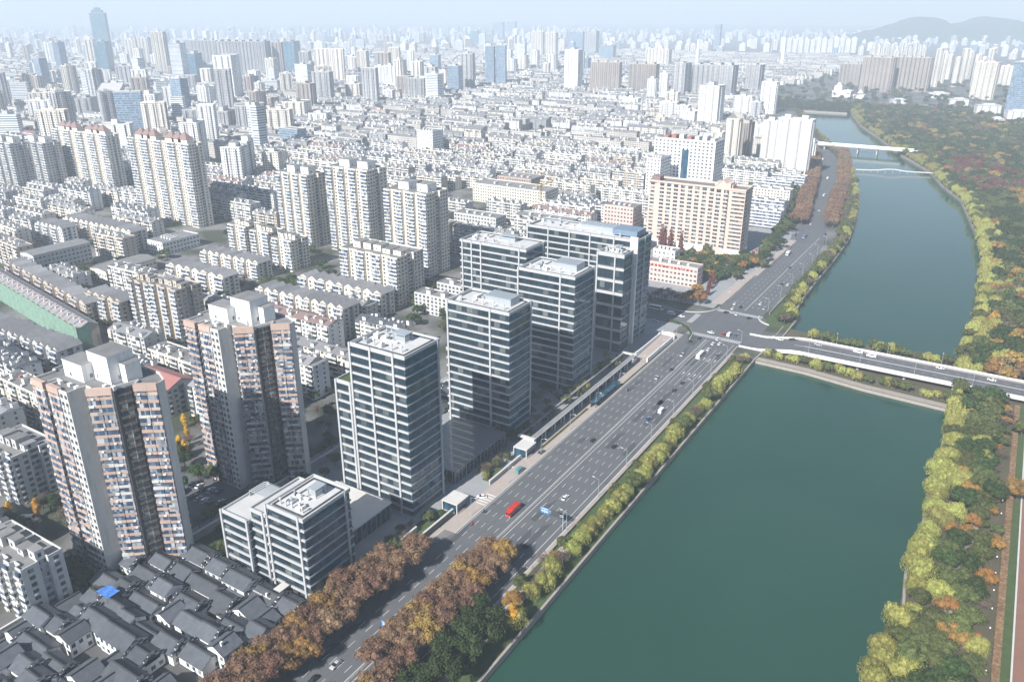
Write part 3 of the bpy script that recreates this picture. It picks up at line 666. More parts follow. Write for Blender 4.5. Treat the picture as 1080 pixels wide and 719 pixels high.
# ------------------------------------------------------------------ polygon towers with balconies
def poly_tower(t, pts, edges, h, nfl, wallmat, balmat, r, body=True, acs=True, z0=0., winmat='win'):
    """pts: footprint (ccw); edges: a style for each side"""
    fh = (h-z0)/nfl
    if body:
        b = MB(); b.prism(pts, z0, h, 0, 1); b.build('wall', [wallmat, 'flatroof'], t)
        b = MB()
        for i, (P, Q) in enumerate(zip(pts, pts[1:]+pts[:1])):
            L = math.dist(P, Q); tx, ty = (Q[0]-P[0])/L, (Q[1]-P[1])/L; b.fbox((P[0], P[1], tx, ty, ty, -tx), 0, L, -.3, .04, h-.3, h+.9)
        b.build('parapet', [wallmat], t)
    win, bal, bwin, ac, slab = [], [], [], [], []
    for i, (P, Q) in enumerate(zip(pts, pts[1:]+pts[:1])):
        st = edges[i]
        if st == '-': continue
        L = math.dist(P, Q); tx, ty = (Q[0]-P[0])/L, (Q[1]-P[1])/L; nx, ny = ty, -tx; a = math.atan2(ty, tx)
        def at(s, z, d=0.): return (P[0]+tx*s+nx*d, P[1]+ty*s+ny*d, z)
        for k in range(nfl):
            z = z0+k*fh
            if st == 'B':
                n = max(1, round(L/4.2)); w = L/n
                for j in range(n):
                    d = 1.2
                    bal.append((*at(j*w+.08, z-.12), a, w-.16, d, 1.12))
                    bwin.append((*at(j*w+.2, z+1.0), a, w-.4, d-.12+(-.5 if r.random() < .15 else 0), fh-1.14))
                    if r.random() < .4: ac.append((*at(j*w+.4+r.random()*(w-1.4), z+.15, d), a, .9, .4, .62))
            elif st in 'WwV':
                pitch = {'W': 3.3, 'w': 2.4, 'V': 5.}[st]
                n = max(1, int(L/pitch)); w = L/n; ww = min(1.9, w*.58)
                for j in range(n):
                    win.append((*at(j*w+(w-ww)/2, z+.95), a, ww, .07, 1.45))
                    slab.append((*at(j*w+(w-ww)/2-.12, z+.8), a, ww+.24, .28, .13))
                    if acs and r.random() < .3: ac.append((*at(j*w+(w-ww)/2+.2, z+.1), a, .9, .45, .6))
            elif st == 'R':
                bwin.append((*at(.15, z+.9), a, L-.3, .1, fh-1.3)); slab.append((*at(.05, z-.1), a, L-.1, .5, .22))
    if bal: spread('balcony', balmat, t, bal)
    if bwin: spread('balcony_window', 'winb', t, bwin)
    if win: spread('window', winmat, t, win)
    if slab: tag_sp(t, slab, wallmat)
    if ac: spread('air_conditioner', 'ac', t, ac)
def tag_sp(t, items, mat):
    b = MB()
    for x, y, z, a, w, d, h in items:
        c, s_ = math.cos(a), math.sin(a); b.fbox((x, y, c, s_, s_, -c), 0, w, 0, d, z, z+h)
    tag(b.build('window_sill', [mat], t), kind='stuff')
def penthouse(t, x0, x1, y0, y1, z0, z1, mat='white', name='lift_house', win=True):
    b = MB(); b.box(x0, x1, y0, y1, z0, z1, 0, 1); b.box(x0-.15, x1+.15, y0-.15, y1+.15, z1, z1+.25, 0, 1); o = b.build(name, [mat, 'flatroof'], t)
    if win:
        w = MB(); w.box(x0+(x1-x0)*.3, x0+(x1-x0)*.3+1, y0-.06, y0-.002, z0+1, z0+2.4); w.box(x1+.002, x1+.06, y0+(y1-y0)*.3, y0+(y1-y0)*.3+1.2, z0+1, z0+2.6); w.build('window', ['win'], o)
def cross_tower(label, land, X, Y, h, seed, wallmat='oldwhite'):
    t = thing('residential_tower', label, 'apartment tower', (X, Y, 0), 'peach and white residential towers', land); r = random.Random(seed)
    pts = [(-22, 0), (-14.5, 0), (-14.5, 4), (-12.2, 4), (-12.2, 0), (-5, 0), (-5, -.9), (0, -.9), (0, 6), (3.2, 6), (3.2, 4.2), (9.6, 9.8), (9.2, 10.4), (11.2, 19), (13.6, 15.6), (20, 20.4), (19, 24), (12, 27), (-18, 28), (-18, 22), (-24, 22), (-24, 8), (-22, 8)]
    ed = ['B', 'w', 'R', '-', 'B', '-', 'w', '-', 'R', '-', 'B', '-', '-', '-', 'B', '-', 'W', 'W', 'W', 'W', 'B', 'W', 'w']
    poly_tower(t, pts, ed, h, 26, wallmat, 'peachb', r)
    P_, Q_ = (9.2, 10.4), (11.2, 19); L_ = math.dist(P_, Q_); tx, ty = (Q_[0]-P_[0])/L_, (Q_[1]-P_[1])/L_; fr = (P_[0], P_[1], tx, ty, ty, -tx)
    b = MB(); b.fbox(fr, -.3, L_, -.2, .12, 0, h-1); b.fbox((-14.5, 4, 1, 0, 0, -1), 0, 2.3, 0, .1, 0, h-1); b.fbox((11.2, 19, .577, -.817, -.817, -.577), 0, 4.1, -.1, .12, 0, h-1); b.build('recess_wall', ['recess'], t)  # panels over the recess walls, with the shade put into their dark colour
    cb, cw = [], []
    for k in range(26):
        z = k*h/26
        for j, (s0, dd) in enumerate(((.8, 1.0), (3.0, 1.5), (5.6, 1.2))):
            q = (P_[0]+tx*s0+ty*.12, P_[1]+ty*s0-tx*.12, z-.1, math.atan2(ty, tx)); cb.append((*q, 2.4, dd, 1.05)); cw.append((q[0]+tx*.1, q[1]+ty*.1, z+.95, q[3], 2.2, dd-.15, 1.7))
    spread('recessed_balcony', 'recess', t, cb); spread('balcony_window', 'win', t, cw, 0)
    penthouse(t, -16, -4, 8, 16, h, h+6.5); penthouse(t, -6, 6, 12, 22, h, h+10.5); penthouse(t, 6, 9.5, 16, 22, h, h+7, win=False)
    for i in range(6):
        x = -20+r.random()*30; y = 1.5+r.random()*3
        if x > 2: y += 7
        b = MB(); b.box(x, x+1.6, y, y+1.2, h, h+1+r.random()); b.build('roof_tank', ['ac'], t)
    for P_, Q_ in (((3.2, 4.2), (9.6, 9.8)), ((13.6, 15.6), (20, 20.4))):
        L_ = math.dist(P_, Q_); tx, ty = (Q_[0]-P_[0])/L_, (Q_[1]-P_[1])/L_; b = MB(); b.fbox((P_[0], P_[1], tx, ty, ty, -tx), 0, L_, -.3, 1.3, h-1.4, h+1.2); b.build('peach_crown', ['peach'], t)
    for a0, a1, yy in ((-22, -14.5, 0), (-12.2, -5, 0)):
        b = MB(); b.box(a0, a1, yy-1.3, yy+.3, h-1.4, h+1.2); b.build('peach_crown', ['peach'], t)
    occ(X-25, X+25, Y-2, Y+29, 4)
cross_tower('peach and white residential tower nearest the camera, sunlit, with blank white side wall', 'the near peach tower', -262, 129.5, 78, 21)
cross_tower('peach and white residential tower standing mostly in shadow behind the nearest one', 'the shaded peach tower', -268, 198, 77, 22)
def bumpy(W, D, bays, dep=1.6):
    """rectangular footprint with projecting bays on the front and notches on the side"""
    pts = []; ed = []; n = bays; w = W/n
    for i in range(n):
        x0, x1 = -W+i*w, -W+(i+1)*w; q = -dep if i % 2 == 0 else 0.
        pts += [(x0, q), (x1, q)]; ed += ['B' if i % 2 == 0 else 'W', '-']
    ed[-1] = '-' if pts[-1][1] == 0 else 'w'
    if pts[-1][1] != 0: ed[-1] = 'W'
    else: ed[-1] = 'W'
    # side: from (0,q) to (0,D) with one notch
    y0 = pts[-1][1]
    pts += [(0, D*.35), (-1.8, D*.35), (-1.8, D*.6), (0, D*.6), (0, D), (-W, D)]
    ed += ['-', 'R', '-', 'W', 'W', 'W']
    # clean duplicate points
    P, E_ = [], []
    for i, p in enumerate(pts):
        if P and math.dist(P[-1], p) < .01:
            E_[-1] = ed[i]; continue
        P.append(p); E_.append(ed[i])
    return P, E_
def resi(label, land, L, F, R, h, nfl=None, bays=7, wall='cream', bal='balc', D=None, top='box', seed=1, rz=0., name='residential_tower', group='cream residential towers'):
    f = un(*F, h); l = un(*L, h); W = f[0]-l[0]
    if D is None: D = max(10., un(*R, h)[1]-f[1]) if R else 18.
    t = thing(name, label, 'apartment tower', (f[0], f[1], 0), group, land, rz); r = random.Random(seed)
    P, E_ = bumpy(W, D, bays); nfl = nfl or round(h/2.95)
    poly_tower(t, P, E_, h, nfl, wall, bal, r)
    if top == 'box':
        penthouse(t, -W*.82, -W*.58, D*.3, D*.75, h, h+6); penthouse(t, -W*.38, -W*.14, D*.3, D*.75, h, h+6)
    elif top == 'cluster':
        for i in range(5):
            x = -W*(.9-.18*i); penthouse(t, x, x+W*.13, D*.2+r.random()*2, D*.6, h, h+2.6+r.random()*2, wall, 'roof_room')
    elif top == 'dome':
        for cx in (-W*.78, -W*.28):
            w = W*.30
            for dx in (-w*.36, w*.1, w*.5):
                b = MB(); x = cx+dx*.8; q = w*.24; z = h
                b.box(x-q, x+q, D*.25, D*.8, z, z+3.5, 1); ym = D*.52
                A = [(x-q-.5, D*.2), (x+q+.5, D*.2), (x+q+.5, D*.85), (x-q-.5, D*.85)]; ap = (x, ym, z+10.5)
                for i in range(4): p, q2 = A[i], A[(i+1) % 4]; b.tri((*p, z+3.5), (*q2, z+3.5), ap)
                b.build('pointed_roof', ['brownroof', wall], t)
    elif top == 'hip':
        for i in range(bays):
            w = W/bays; x = -W+i*w; b = MB(); b.gable(x, x+w, 0, D, h+.9, 2.6, 'y', 0, 1); b.build('pitched_roof', ['greyroof', wall], t)
    occ(f[0]-W, f[0], f[1], f[1]+D, 8)
    return t
resi('wide cream twin tower crowned with brown pointed roofs, left of its taller twin', 'the left brown-crowned tower', (54, 136), (113, 143), (122, 138), 71.5, bays=9, top='dome', seed=31, D=14)
resi('tall cream twin tower crowned with brown pointed roofs, right of its wider twin', 'the right brown-crowned tower', (135, 145), (200, 153), (207, 150), 82, bays=9, top='dome', seed=32, D=15)
resi('pale blue-grey slab tower at the left edge of the picture', 'the blue-grey slab tower', (-30, 150), (12, 152), None, 60, bays=7, wall='offwhite', bal='balc', seed=33, D=20)
resi('pale blue-grey slab tower just left of the brown-crowned twins', None, (14, 149), (46, 152), None, 60, bays=7, wall='offwhite', bal='balc', seed=34, D=20)
resi('cream tower with two white roof boxes, leftmost of three behind the peach towers', 'the leftmost roof-box tower', (284.6, 183), (324.6, 186), (334, 181), 66, bays=7, seed=35)
resi('cream tower with two white roof boxes, middle and tallest of the three', 'the middle roof-box tower', (335.6, 177.4), (388, 181), (403, 176), 75, bays=7, seed=36)
resi('cream tower with two white roof boxes, rightmost of three, beside the rear glass block', 'the right roof-box tower', (406, 199.6), (450.7, 206), (471, 199.6), 67.5, bays=7, seed=37)
resi('stepped cream apartment block standing in front of the two right roof-box towers', 'the stepped cream block', (358, 262), (420, 273), (440, 262), 37.5, bays=7, wall='cream', top='cluster', seed=38)
resi('slim cream block with rounded roof rooms, leftmost of a stepped trio', 'the cream trio', (243, 236), (260, 240), None, 25.5, bays=3, top='cluster', seed=39, D=16)
resi('slim cream block with roof rooms, middle of a stepped trio', None, (264, 243), (284, 246.5), None, 26.5, bays=3, top='cluster', seed=40, D=16)
resi('slim cream block with roof rooms and a shaded side wall, right of a stepped trio', None, (287, 251), (308, 255), (324, 249), 25.5, bays=3, top='cluster', seed=41, D=18)
resi('twelve-storey cream block with yellow balconies, left half of a pair behind the near peach tower', 'the cream pair', (134, 296), (159, 301), None, 34.5, bays=5, wall='tan', bal='balc', top='cluster', seed=42, D=16)
resi('twelve-storey cream block with brown shaded side, right half of a pair behind the peach towers', None, (161, 299), (187, 307), (205, 298), 37, bays=5, wall='tan', bal='balc', top='cluster', seed=43, D=18)
GRP = 'grey-roofed six-storey apartment slabs'
def slabh(label, land, L, F, R, h, bays, seed, wall='cream', bal='balc', D=None, rz=0., top='hip'):
    return resi(label, land, L, F, R, h, bays=bays, wall=wall, bal=bal, D=D, top=top, seed=seed, rz=rz, name='apartment_block', group=GRP)
slabh('grey-roofed cream slab with brown gable, just left of the cream pair', 'the brown-gabled slab', (92.6, 308.5), (128, 320), (139, 314), 18, 5, 51, 'tan', D=13)
slabh('long white slab in front of the brown-crowned twins, blue-shaded side', None, (60, 232), (139, 246), (154, 238), 17.5, 13, 52, D=15)
slabh('short white apartment slab with six vertical bays at left, above the tree clump', None, (28, 238), (65, 242), None, 17.5, 6, 53, 'white', D=14)
slabh('grey-roofed cream slab right of the grey-roofed hall', None, (211, 266), (273, 279), (289, 277), 13.5, 9, 54, D=13)
slabh('grey-roofed cream slab behind the cream pair, ending in a shaded gable', None, (185, 277), (237, 294), (252, 290), 15, 7, 55, D=13)
slabh('longest grey-roofed cream slab, in front of the stepped cream block', 'the long cream slab', (316, 292), (403, 312), (410, 308), 16, 9, 56, D=13)
slabh('grey-roofed cream slab with tall brown bays between shaded peach tower and front glass tower', None, (275, 303), (363, 327), (376, 320), 20.5, 11, 57, D=14)
slabh('cluttered old grey slab behind the near peach tower at the left edge', None, (-40, 345), (62, 372), (70, 366), 19, 13, 58, 'offwhite', 'balc', D=14)
slabh('white apartment block left of the near peach tower with terraces', 'the white block left', (-30, 470), (15, 483), (38, 474), 23, 7, 59, 'offwhite', 'balc', D=18, top='cluster')
slabh('pale block with blank gable wall above the old quarter, lower left', 'the blank-gabled block', (-60, 585), (27, 601), None, 23, 9, 60, 'offwhite', 'balc', D=13, top='cluster')
t = slabh('red-roofed block between the two peach towers', 'the red-roofed block', (160, 397), (178, 412), (200, 402), 15.5, 5, 61, 'offwhite', 'offwhite', D=16, top='')
b = MB(); b.gable(-30, 0, 0, 16, 16.4, 3.2, 'x', 0, 1); b.build('red_roof', ['redroof', 'offwhite'], t)
slabh('old white slab with rusty roofs in front of the tree clump, behind the green netting', None, (-20, 283), (90, 322), None, 15, 14, 62, 'tan', 'pinkwall', D=12, rz=-.17)
# block wrapped in green netting
f = un(83, 345, 16.5)
t = thing('scaffolded_block', 'long slab wrapped in green scaffold netting behind the near peach tower', 'apartment block', (f[0], f[1], 0), None, 'the green-netted slab', -.17)
b = MB(); b.box(-190, 0, 0, 12, 0, 16, 0, 1); b.build('wall', ['tan', 'greyroof'], t)
b = MB(); n = 76
for i in range(n):
    x0 = -190+i*2.5; d0 = -1.6+.35*math.sin(i*1.7); d1 = -1.6+.35*math.sin((i+1)*1.7); b.quad((x0, d0, .2), (x0+2.5, d1, .2), (x0+2.5, d1, 16.6), (x0, d0, 16.6))
b.quad((0.9, -1.6, .2), (.9, 6, .2), (.9, 6, 16.6), (.9, -1.6, 16.6)); b.build('netting', ['greennet'], t)
b = MB()
for k in range(8): b.box(-190, 0, -2.1, -2.0, 2*k+2, 2*k+2.1)
for i in range(38): b.box(-190+5*i, -189.9+5*i, -2.1, -2., 0, 17.5)
tag(b.build('scaffold_poles', ['metal'], t), kind='stuff')
b = MB()
for i in range(19):
    x = -188+i*10; b.gable(x, x+8, 1, 11, 16, 2.4, 'x', 0, 1); b.box(x+2, x+4, 3, 5, 16, 19, 1)
b.build('roof', ['greyroof', 'pinkwall'], t); occ(-700, -480, 246, 300, 0)
# cream hall with grey roof, school block
def hall(label, land, L, F, R, h, wall_, rise, rz=0., roofm='flatroof', cat='hall', name='hall', axis='y', D=None):
    f = un(*F, h); l = un(*L, h); W = f[0]-l[0]; D = D or un(*R, h)[1]-f[1]
    t = thing(name, label, cat, (f[0], f[1], 0), None, land, rz); r = random.Random(5)
    P = [(-W, 0), (0, 0), (0, D), (-W, D)]; poly_tower(t, P, ['W', 'W', 'W', 'W'], h, max(1, round(h/3.6)), wall_, wall_, r, acs=False)
    b = MB()
    if rise: b.gable(-W, 0, 0, D, h+.9, rise, axis, 0, 1); b.build('roof', [roofm, wall_], t)
    else:
        b.box(-W+.4, -.4, .4, D-.4, h, h+.2); b.build('roof', [roofm], t)
        for i in range(4): b = MB(); x = -W*(.2+.18*i); b.box(x-2, x, D*.3, D*.5, h+.2, h+1.6+i*.3); b.build('roof_unit', ['ac'], t)
    occ(f[0]-W, f[0], f[1], f[1]+D); return t
hall('low cream hall with a grey sloping roof beside the tree clump', 'the cream hall', (92.6, 284), (112, 288), (154, 271), 9, 'cream', 1.6)
hall('flat grey-roofed school block left of the cream trio', 'the grey-roofed school', (153, 254), (171, 257), (200, 245), 11, 'white', 0)
hall('long blue-shaded slab with thin white ribs, seen from its side at left', 'the blue ribbed slab', (18, 268), (35, 271), (100, 258), 18, 'offwhite', 1.5)
hall('pale green glazed office slab behind the rear glass block', 'the pale green slab', (474, 226), (523, 231), (541, 228), 20, 'offwhite', 0)
hall('pale green glazed slab right of its darker neighbour, behind the rear glass block', None, (543, 226), (600, 235), (612, 231), 18, 'offwhite', 0)
hall('long cream office slab left of the yellow tower crane', None, (503, 192), (575, 203), (590, 198), 20, 'cream', 0)
hall('tan office block with an orange-brown parapet behind the cream slab by the crane', None, (534, 183), (560, 190), (580, 186), 20, 'peach', 0)
hall('small pink office block left of the pink hotel', 'the small pink block', (643.7, 213.5), (668, 220), (681, 216), 23, 'pinkwall', 0)
hall('white cube-shaped hall rising out of the low rooftops', 'the white cube hall', (431, 139), (456, 139), (464, 139), 40, 'white', 0, D=26)
hall('white wing on the left side of the white punched-window office', None, (684, 166), (697, 168), None, 56, 'white', 0, D=30)
# pink hotel
x0, x1, y0, y1, h = -279, -190, 683, 700, 59
t = thing('hotel', 'tall pink stone hotel with arched top windows beside the river road', 'hotel', (x1, y0, 0), None, 'the pink hotel'); W, D = 89., 20.; r = random.Random(3)
P = [(-W, 0), (-W+8, 0), (-W+8, -1), (-W+62, -1), (-W+62, -2.4), (-W+74, -2.4), (-W+74, -1), (-12, -1), (0, -1), (0, D), (-W, D)]
b = MB(); b.prism(P, 0, h, 0, 1); b.build('wall', ['pink', 'flatroof'], t)
b = MB(); b.box(-W-.5, .5, -1.8, D+.5, 0, 6.5, 0, 1); b.build('white_base', ['white', 'paleroof'], t)
fh = (h-7)/15; wi = []; wn = []; bd = []
for k in range(15):
    z = 7.6+k*fh
    for i in range(11):
        x = -W+11+i*6.6
        if x > -13: continue
        yy = -2.4 if -W+62 < x < -W+74 else -1.
        for dx in (0, 2.1): wi.append((x+dx, yy, z, 0, 1.95, .06, 2.1 if k < 14 else 2.7))
        bd.append((x-.2, yy, z-.5, 0, 4.2, .22, .3))
    wn.append((-11.5, -1, z, 0, 11, .12, 1.5)); wn.append((0, -.6, z, math.pi/2, D*.5, .12, 1.5)); wi.append((-W+1.5, 0, z, 0, 4, .06, 1.7)); wi.append((0, D*.65, z, math.pi/2, 2, .06, 1.7))
spread('window', 'win', t, wi); spread('ribbon_window', 'win', t, wn); tag_sp(t, bd, 'white')
for i in range(11):
    x = -W+12.9+i*6.6
    if x > -13: continue
    b = MB(); yy = -2.4 if -W+62 < x < -W+74 else -1.
    for j in range(8): a0, a1 = math.pi*j/8, math.pi*(j+1)/8; b.tri((x, yy-.05, h-3.2), (x+1.9*math.cos(a0), yy-.05, h-3.2+1.9*math.sin(a0)), (x+1.9*math.cos(a1), yy-.05, h-3.2+1.9*math.sin(a1)))
    b.build('arched_window', ['win'], t)
b = MB(); b.box(-W-.4, .4, -1.6, -.6, h, h+1.6); b.box(-.6, .4, -.6, D+.4, h, h+1.6); b.box(-W-.4, .4, D-.2, D+.4, h, h+1.6); b.box(-W-.4, -W+.4, -.6, D, h, h+1.6); b.build('cornice', ['pink'], t)
b = MB(); b.gable(-W+60, -W+76, 0, 14, h, 8, 'y', 0, 1); b.box(-W+61, -W+75, .5, 13, h, h+5, 1); b.build('pediment', ['pink', 'pink'], t)
b = MB(); b.box(-W+1, -W+9, 3, 12, h, h+4.5); b.build('lift_house', ['brownroof'], t)
b = MB(); b.box(-W+76, -18, 4, 14, h, h+3.5); b.build('plant_room', ['pink'], t)
occ(-285, -186, 675, 712, 4)
# white punched-window office behind the hotel
f = un(755, 151, 70); l = un(696, 144, 70); W = f[0]-l[0]; D = 32.
t = thing('office_block', 'white office block with square punched windows directly behind the pink hotel', 'office block', (f[0], f[1], 0), None, 'the white punched-window office'); r = random.Random(4)
b = MB(); b.box(-W, 0, 0, D, 0, 70, 0, 1); b.build('wall', ['white', 'flatroof'], t); wi = []
for k in range(4, 19):
    for i in range(15):
        if 7 <= i <= 8 and k < 16: continue
        wi.append((-W+1.5+i*(W-2)/15, 0, k*3.7+.8, 0, 2.4, .07, 1.9))
    for i in range(5): wi.append((0, 2+i*6, k*3.7+.8, math.pi/2, 3.6, .07, 1.9))
spread('window', 'win', t, wi); b = MB(); b.box(-W+1.5+7*(W-2)/15-.3, -W+1.5+9*(W-2)/15-1.5, -.3, 0, 10, 60); b.build('glass_panel', ['glassb'], t)
b = MB(); b.box(-W, 0, -.3, .6, 70, 71.5); b.box(-.6, .3, .6, D, 70, 71.5); b.build('parapet', ['white'], t)
for i in range(7): b = MB(); b.box(-W+8+i*9, -W+13+i*9, 8, 20, 70, 73+i % 3); b.build('roof_unit', ['redroof' if i in (0, 1, 3) else 'ac'], t)
occ(f[0]-W, f[0], f[1], f[1]+D)
# low cream building with red characters
t = hall('low pinkish building with red lettering along its eaves, across the side road', 'the red-lettered building', (686, 272.6), (736, 284), (744, 280), 15.5, 'pinkwall', 0)
r = random.Random(9)
for i in range(13):
    x = -41+i*2.7; b = MB()
    for j in range(5):
        if r.random() < .5: b.box(x+r.random()*.3, x+1.7, -.22, -.08, 12.9+j*.36, 13.1+j*.36)
        else: q = x+r.random()*1.5; b.box(q, q+.24, -.2, -.06, 12.9, 14.6)
    b.build('red_character', ['redsign'], t)
hall('dark-roofed white block with a small annex behind the red-lettered building', None, (690, 262), (712, 266), None, 12, 'white', 0, D=12)
for F_, w_, d_, h_, wl, lab in ((( -188, 808), 34, 14, 16, 'white', 'long white low block beside the avenue of russet trees, nearest the hotel'), ((-193, 838), 40, 15, 20, 'white', 'white mid-rise block second along the avenue from the hotel'), ((-198, 870), 30, 13, 13, 'offwhite', 'grey low block with a flat roof third along the avenue from the hotel'), ((-203, 902), 46, 15, 19, 'cream', 'cream block fourth along the avenue, below the white riverside slab'), ((-211, 938), 42, 14, 22, 'white', 'white block at the foot of the white riverside slab'), ((-219, 975), 36, 14, 15, 'offwhite', 'pale low block just left of the avenue below the riverside slab'), ((-206, 742), 30, 12, 9, 'offwhite', 'low pale annex behind the pink hotel on its road side'), ((-262, 760), 44, 13, 18, 'cream', 'cream slab directly behind the pink hotel roof'), ((-270, 800), 44, 13, 16, 'offwhite', 'dark-roofed slab between the pink hotel and the riverside slab'), ((-302, 424), 46, 13, 14, 'offwhite', 'grey slab in the shade left of the rear glass block'), ((-300, 456), 52, 12, 12, 'offwhite', 'low grey slab behind the shaded one left of the rear glass block'), ((-212, 1010), 40, 14, 16, 'white', 'white block beside the far end of the russet avenue'), ((-226, 1050), 44, 14, 14, 'offwhite', 'pale block last along the russet avenue before the bridge')):
    t = thing('low_rise_block', lab, 'apartment block', (F_[0], F_[1], 0)); r = random.Random(int(w_)); poly_tower(t, [(-w_, 0), (0, 0), (0, d_), (-w_, d_)], ['B' if wl == 'white' else 'W', 'W', 'W', 'W'], h_, max(2, round(h_/3.1)), wl, 'white', r)
    for i in range(3): penthouse(t, -w_*(.25+.28*i), -w_*(.25+.28*i)+3.5, 3, 8, h_, h_+2.6, 'white', 'roof_room', False)
    occ(F_[0]-w_, F_[0], F_[1], F_[1]+d_, 3)
# tower crane
x, y = un(570, 232)
t = thing('tower_crane', 'yellow lattice tower crane beside the long cream office slab', 'crane', (x, y, 0))
b = MB()
for dx in (-.9, .9):
    for dy in (-.9, .9): b.box(dx-.15, dx+.15, dy-.15, dy+.15, 0, 36)
for k in range(18):
    z = k*2.; s_ = 1 if k % 2 else -1; b.tube((-.9*s_, -.9, z), (.9*s_, -.9, z+2), .12, .12, 4); b.tube((.9, -.9*s_, z), (.9, .9*s_, z+2), .12, .12, 4)
b.build('mast', ['yellow'], t); b = MB(); b.box(-1, 1, -10, 26, 36, 36.6); b.box(-.2, .2, -10, 26, 38, 38.3); b.tube((0, 0, 41), (0, 26, 37), .1, .1, 4); b.tube((0, 0, 41), (0, -10, 37), .1, .1, 4); b.build('jib', ['yellow'], t)
b = MB(); b.box(-1, 1, -10, -7, 34, 36); b.build('counterweight', ['concrete'], t)
# ------------------------------------------------------------------ old quarter: white walls, dark tiled roofs
def old_house(x0, x1, y0, y1, h, rise, axis, seed, label=None, land=None, lean=False):
    t = thing('tiled_house', None, 'house', (x1, y0, 0), 'tiled white-walled houses of the old quarter', land); r = random.Random(seed)
    if label: t['label'] = label
    else: item(t, 'dark-tiled white house', 'house', 'tiled white-walled houses of the old quarter')
    W, D = x1-x0, y1-y0
    b = MB(); b.box(-W, 0, 0, D, 0, h); b.build('wall', ['white'], t)
    b = MB(); b.gable(-W, 0, 0, D, h, rise, axis, 0, 1, over=.55, th=.22)
    # raised tile courses running down the slope
    if axis == 'x':
        k = rise/(D/2); n = int(W/1.1)
        for i in range(n+1):
            x = -W+W*i/n
            for y0_, y1_, z0_, z1_ in ((-.5, D/2, h-.5*k, h+rise), (D+.5, D/2, h-.5*k, h+rise)):
                b.quad((x-.1, y0_, z0_+.30), (x+.1, y0_, z0_+.30), (x+.1, y1_, z1_+.30), (x-.1, y1_, z1_+.30))
    b.build('roof', ['tile', 'white'], t)
    b = MB()
    if axis == 'x': b.box(-W-.6, .6, D/2-.22, D/2+.22, h+rise+.1, h+rise+.62)
    else: b.box(-W/2-.22, -W/2+.22, -.6, D+.6, h+rise+.1, h+rise+.62)
    b.build('ridge', ['ridge'], t)
    for xx in ((-W-.3, 0-.05) if axis == 'x' else ()):      # stepped fire gables with tile capping
        if r.random() < .35:
            b = MB()
            for j, (a, c, hh) in enumerate(((-.2, D+.2, 1.0), (D*.18, D*.82, rise*.62+.9), (D*.36, D*.64, rise+1.1))):
                b.box(xx, xx+.35, a, c, h-.4, h+hh, 0); b.box(xx-.2, xx+.55, a-.15, c+.15, h+hh, h+hh+.22, 1)
            b.build('stepped_gable', ['white', 'ridge'], t)
    wi = []
    for key, (fr, L, a) in faces(-W, 0, 0, D).items():
        if key in 'NW': continue
        n = max(1, int(L/2.6)); s = L/n
        for fl in range(int(h/3)):
            for i in range(n):
                if r.random() < .75: wi.append((fr[0]+fr[2]*(i*s+s*.25), fr[1]+fr[3]*(i*s+s*.25), fl*3+.9, a, s*.5, .06, 1.5))
    spread('window', 'win', t, wi)
    if axis == 'x' and r.random() < .5:      # front lean-to roof
        b = MB(); b.quad((-W-.3, -1.9, h*.52), (.3, -1.9, h*.52), (.3, 0, h*.52+.9), (-W-.3, 0, h*.52+.9)); b.quad((-W-.3, -1.9, h*.52-.18), (.3, -1.9, h*.52-.18), (.3, -1.9, h*.52), (-W-.3, -1.9, h*.52)); b.build('lean_to_roof', ['tile'], t)
    if r.random() < .15: b = MB(); x = -W*r.uniform(.3, .7); b.box(x, x+.7, D*.2, D*.2+.7, h, h+rise+1); b.build('chimney', ['white'], t)
    return t
ROWS = [(38+i*8.4, 6.6+.5*(i % 3)) for i in range(14)]
sd = 100
r = random.Random(77)
for j, (y, d) in enumerate(ROWS):
    x = -262+(j % 3)*1.5
    while x < -190:
        w = r.choice([7, 8.5, 10, 12, 14.5]); x1 = min(x+w, -183.5)
        sd += 1
        if r.random() < .86 and x1-x > 5.5:
            ax = 'x' if r.random() < .78 else 'y'
            dd = d+r.random()*1.4
            yy = y+r.random()*3.6-1.8
            if ax == 'y' and x1-x > 9: x1 = x+8
            old_house(x, x1, yy, yy+dd, r.choice([3.8, 4.6, 5.6, 6.6]), r.uniform(1.6, 2.3), ax, sd)
        x = x1+r.choice([.5, .6, .7, 1.8])
for (x, y, w, d, h) in ((-253, 71.5, 12, .3, 3), (-240, 84, .3, 14, 3.4), (-226, 58.5, 16, .3, 3), (-214, 96, .3, 12, 3.2), (-232, 110, 14, .3, 3), (-203, 72, .3, 11, 3.2), (-246, 122, .3, 12, 3.2), (-208, 134.8, 14, .3, 3), (-222, 46, .3, 12, 3)):
    t = thing('courtyard_wall', None, 'wall', (x, y, 0)); item(t, 'white courtyard wall with tiled capping', 'wall', 'white courtyard walls of the old quarter')
    b = MB(); b.box(0, w, 0, d, 0, h); b.build('wall', ['white'], t); b = MB(); b.box(-.25, w+.25, -.25, d+.25, h, h+.3); b.build('tile_capping', ['ridge'], t)
x, y = un(103, 632, 6); t = thing('blue_tarpaulin', 'bright blue tarpaulin over a roof corner in the old quarter', 'tarpaulin', (x, y, 0))
b = MB()
for i in range(5):
    for j in range(4):
        def zz(i, j): return 9.6+.25*math.sin(i*2.1+j)-.15*j
        b.quad((i*1.3, j*1.3, zz(i, j)), ((i+1)*1.3, j*1.3, zz(i+1, j)), ((i+1)*1.3, (j+1)*1.3, zz(i+1, j+1)), (i*1.3, (j+1)*1.3, zz(i, j+1)))
b.build('sheet', ['tarp'], t); b = MB()
for i in (0, 6.3):
    for j in (0, 5): b.box(i, i+.12, j, j+.12, 0, 9.4)
b.build('poles', ['dmetal'], t)
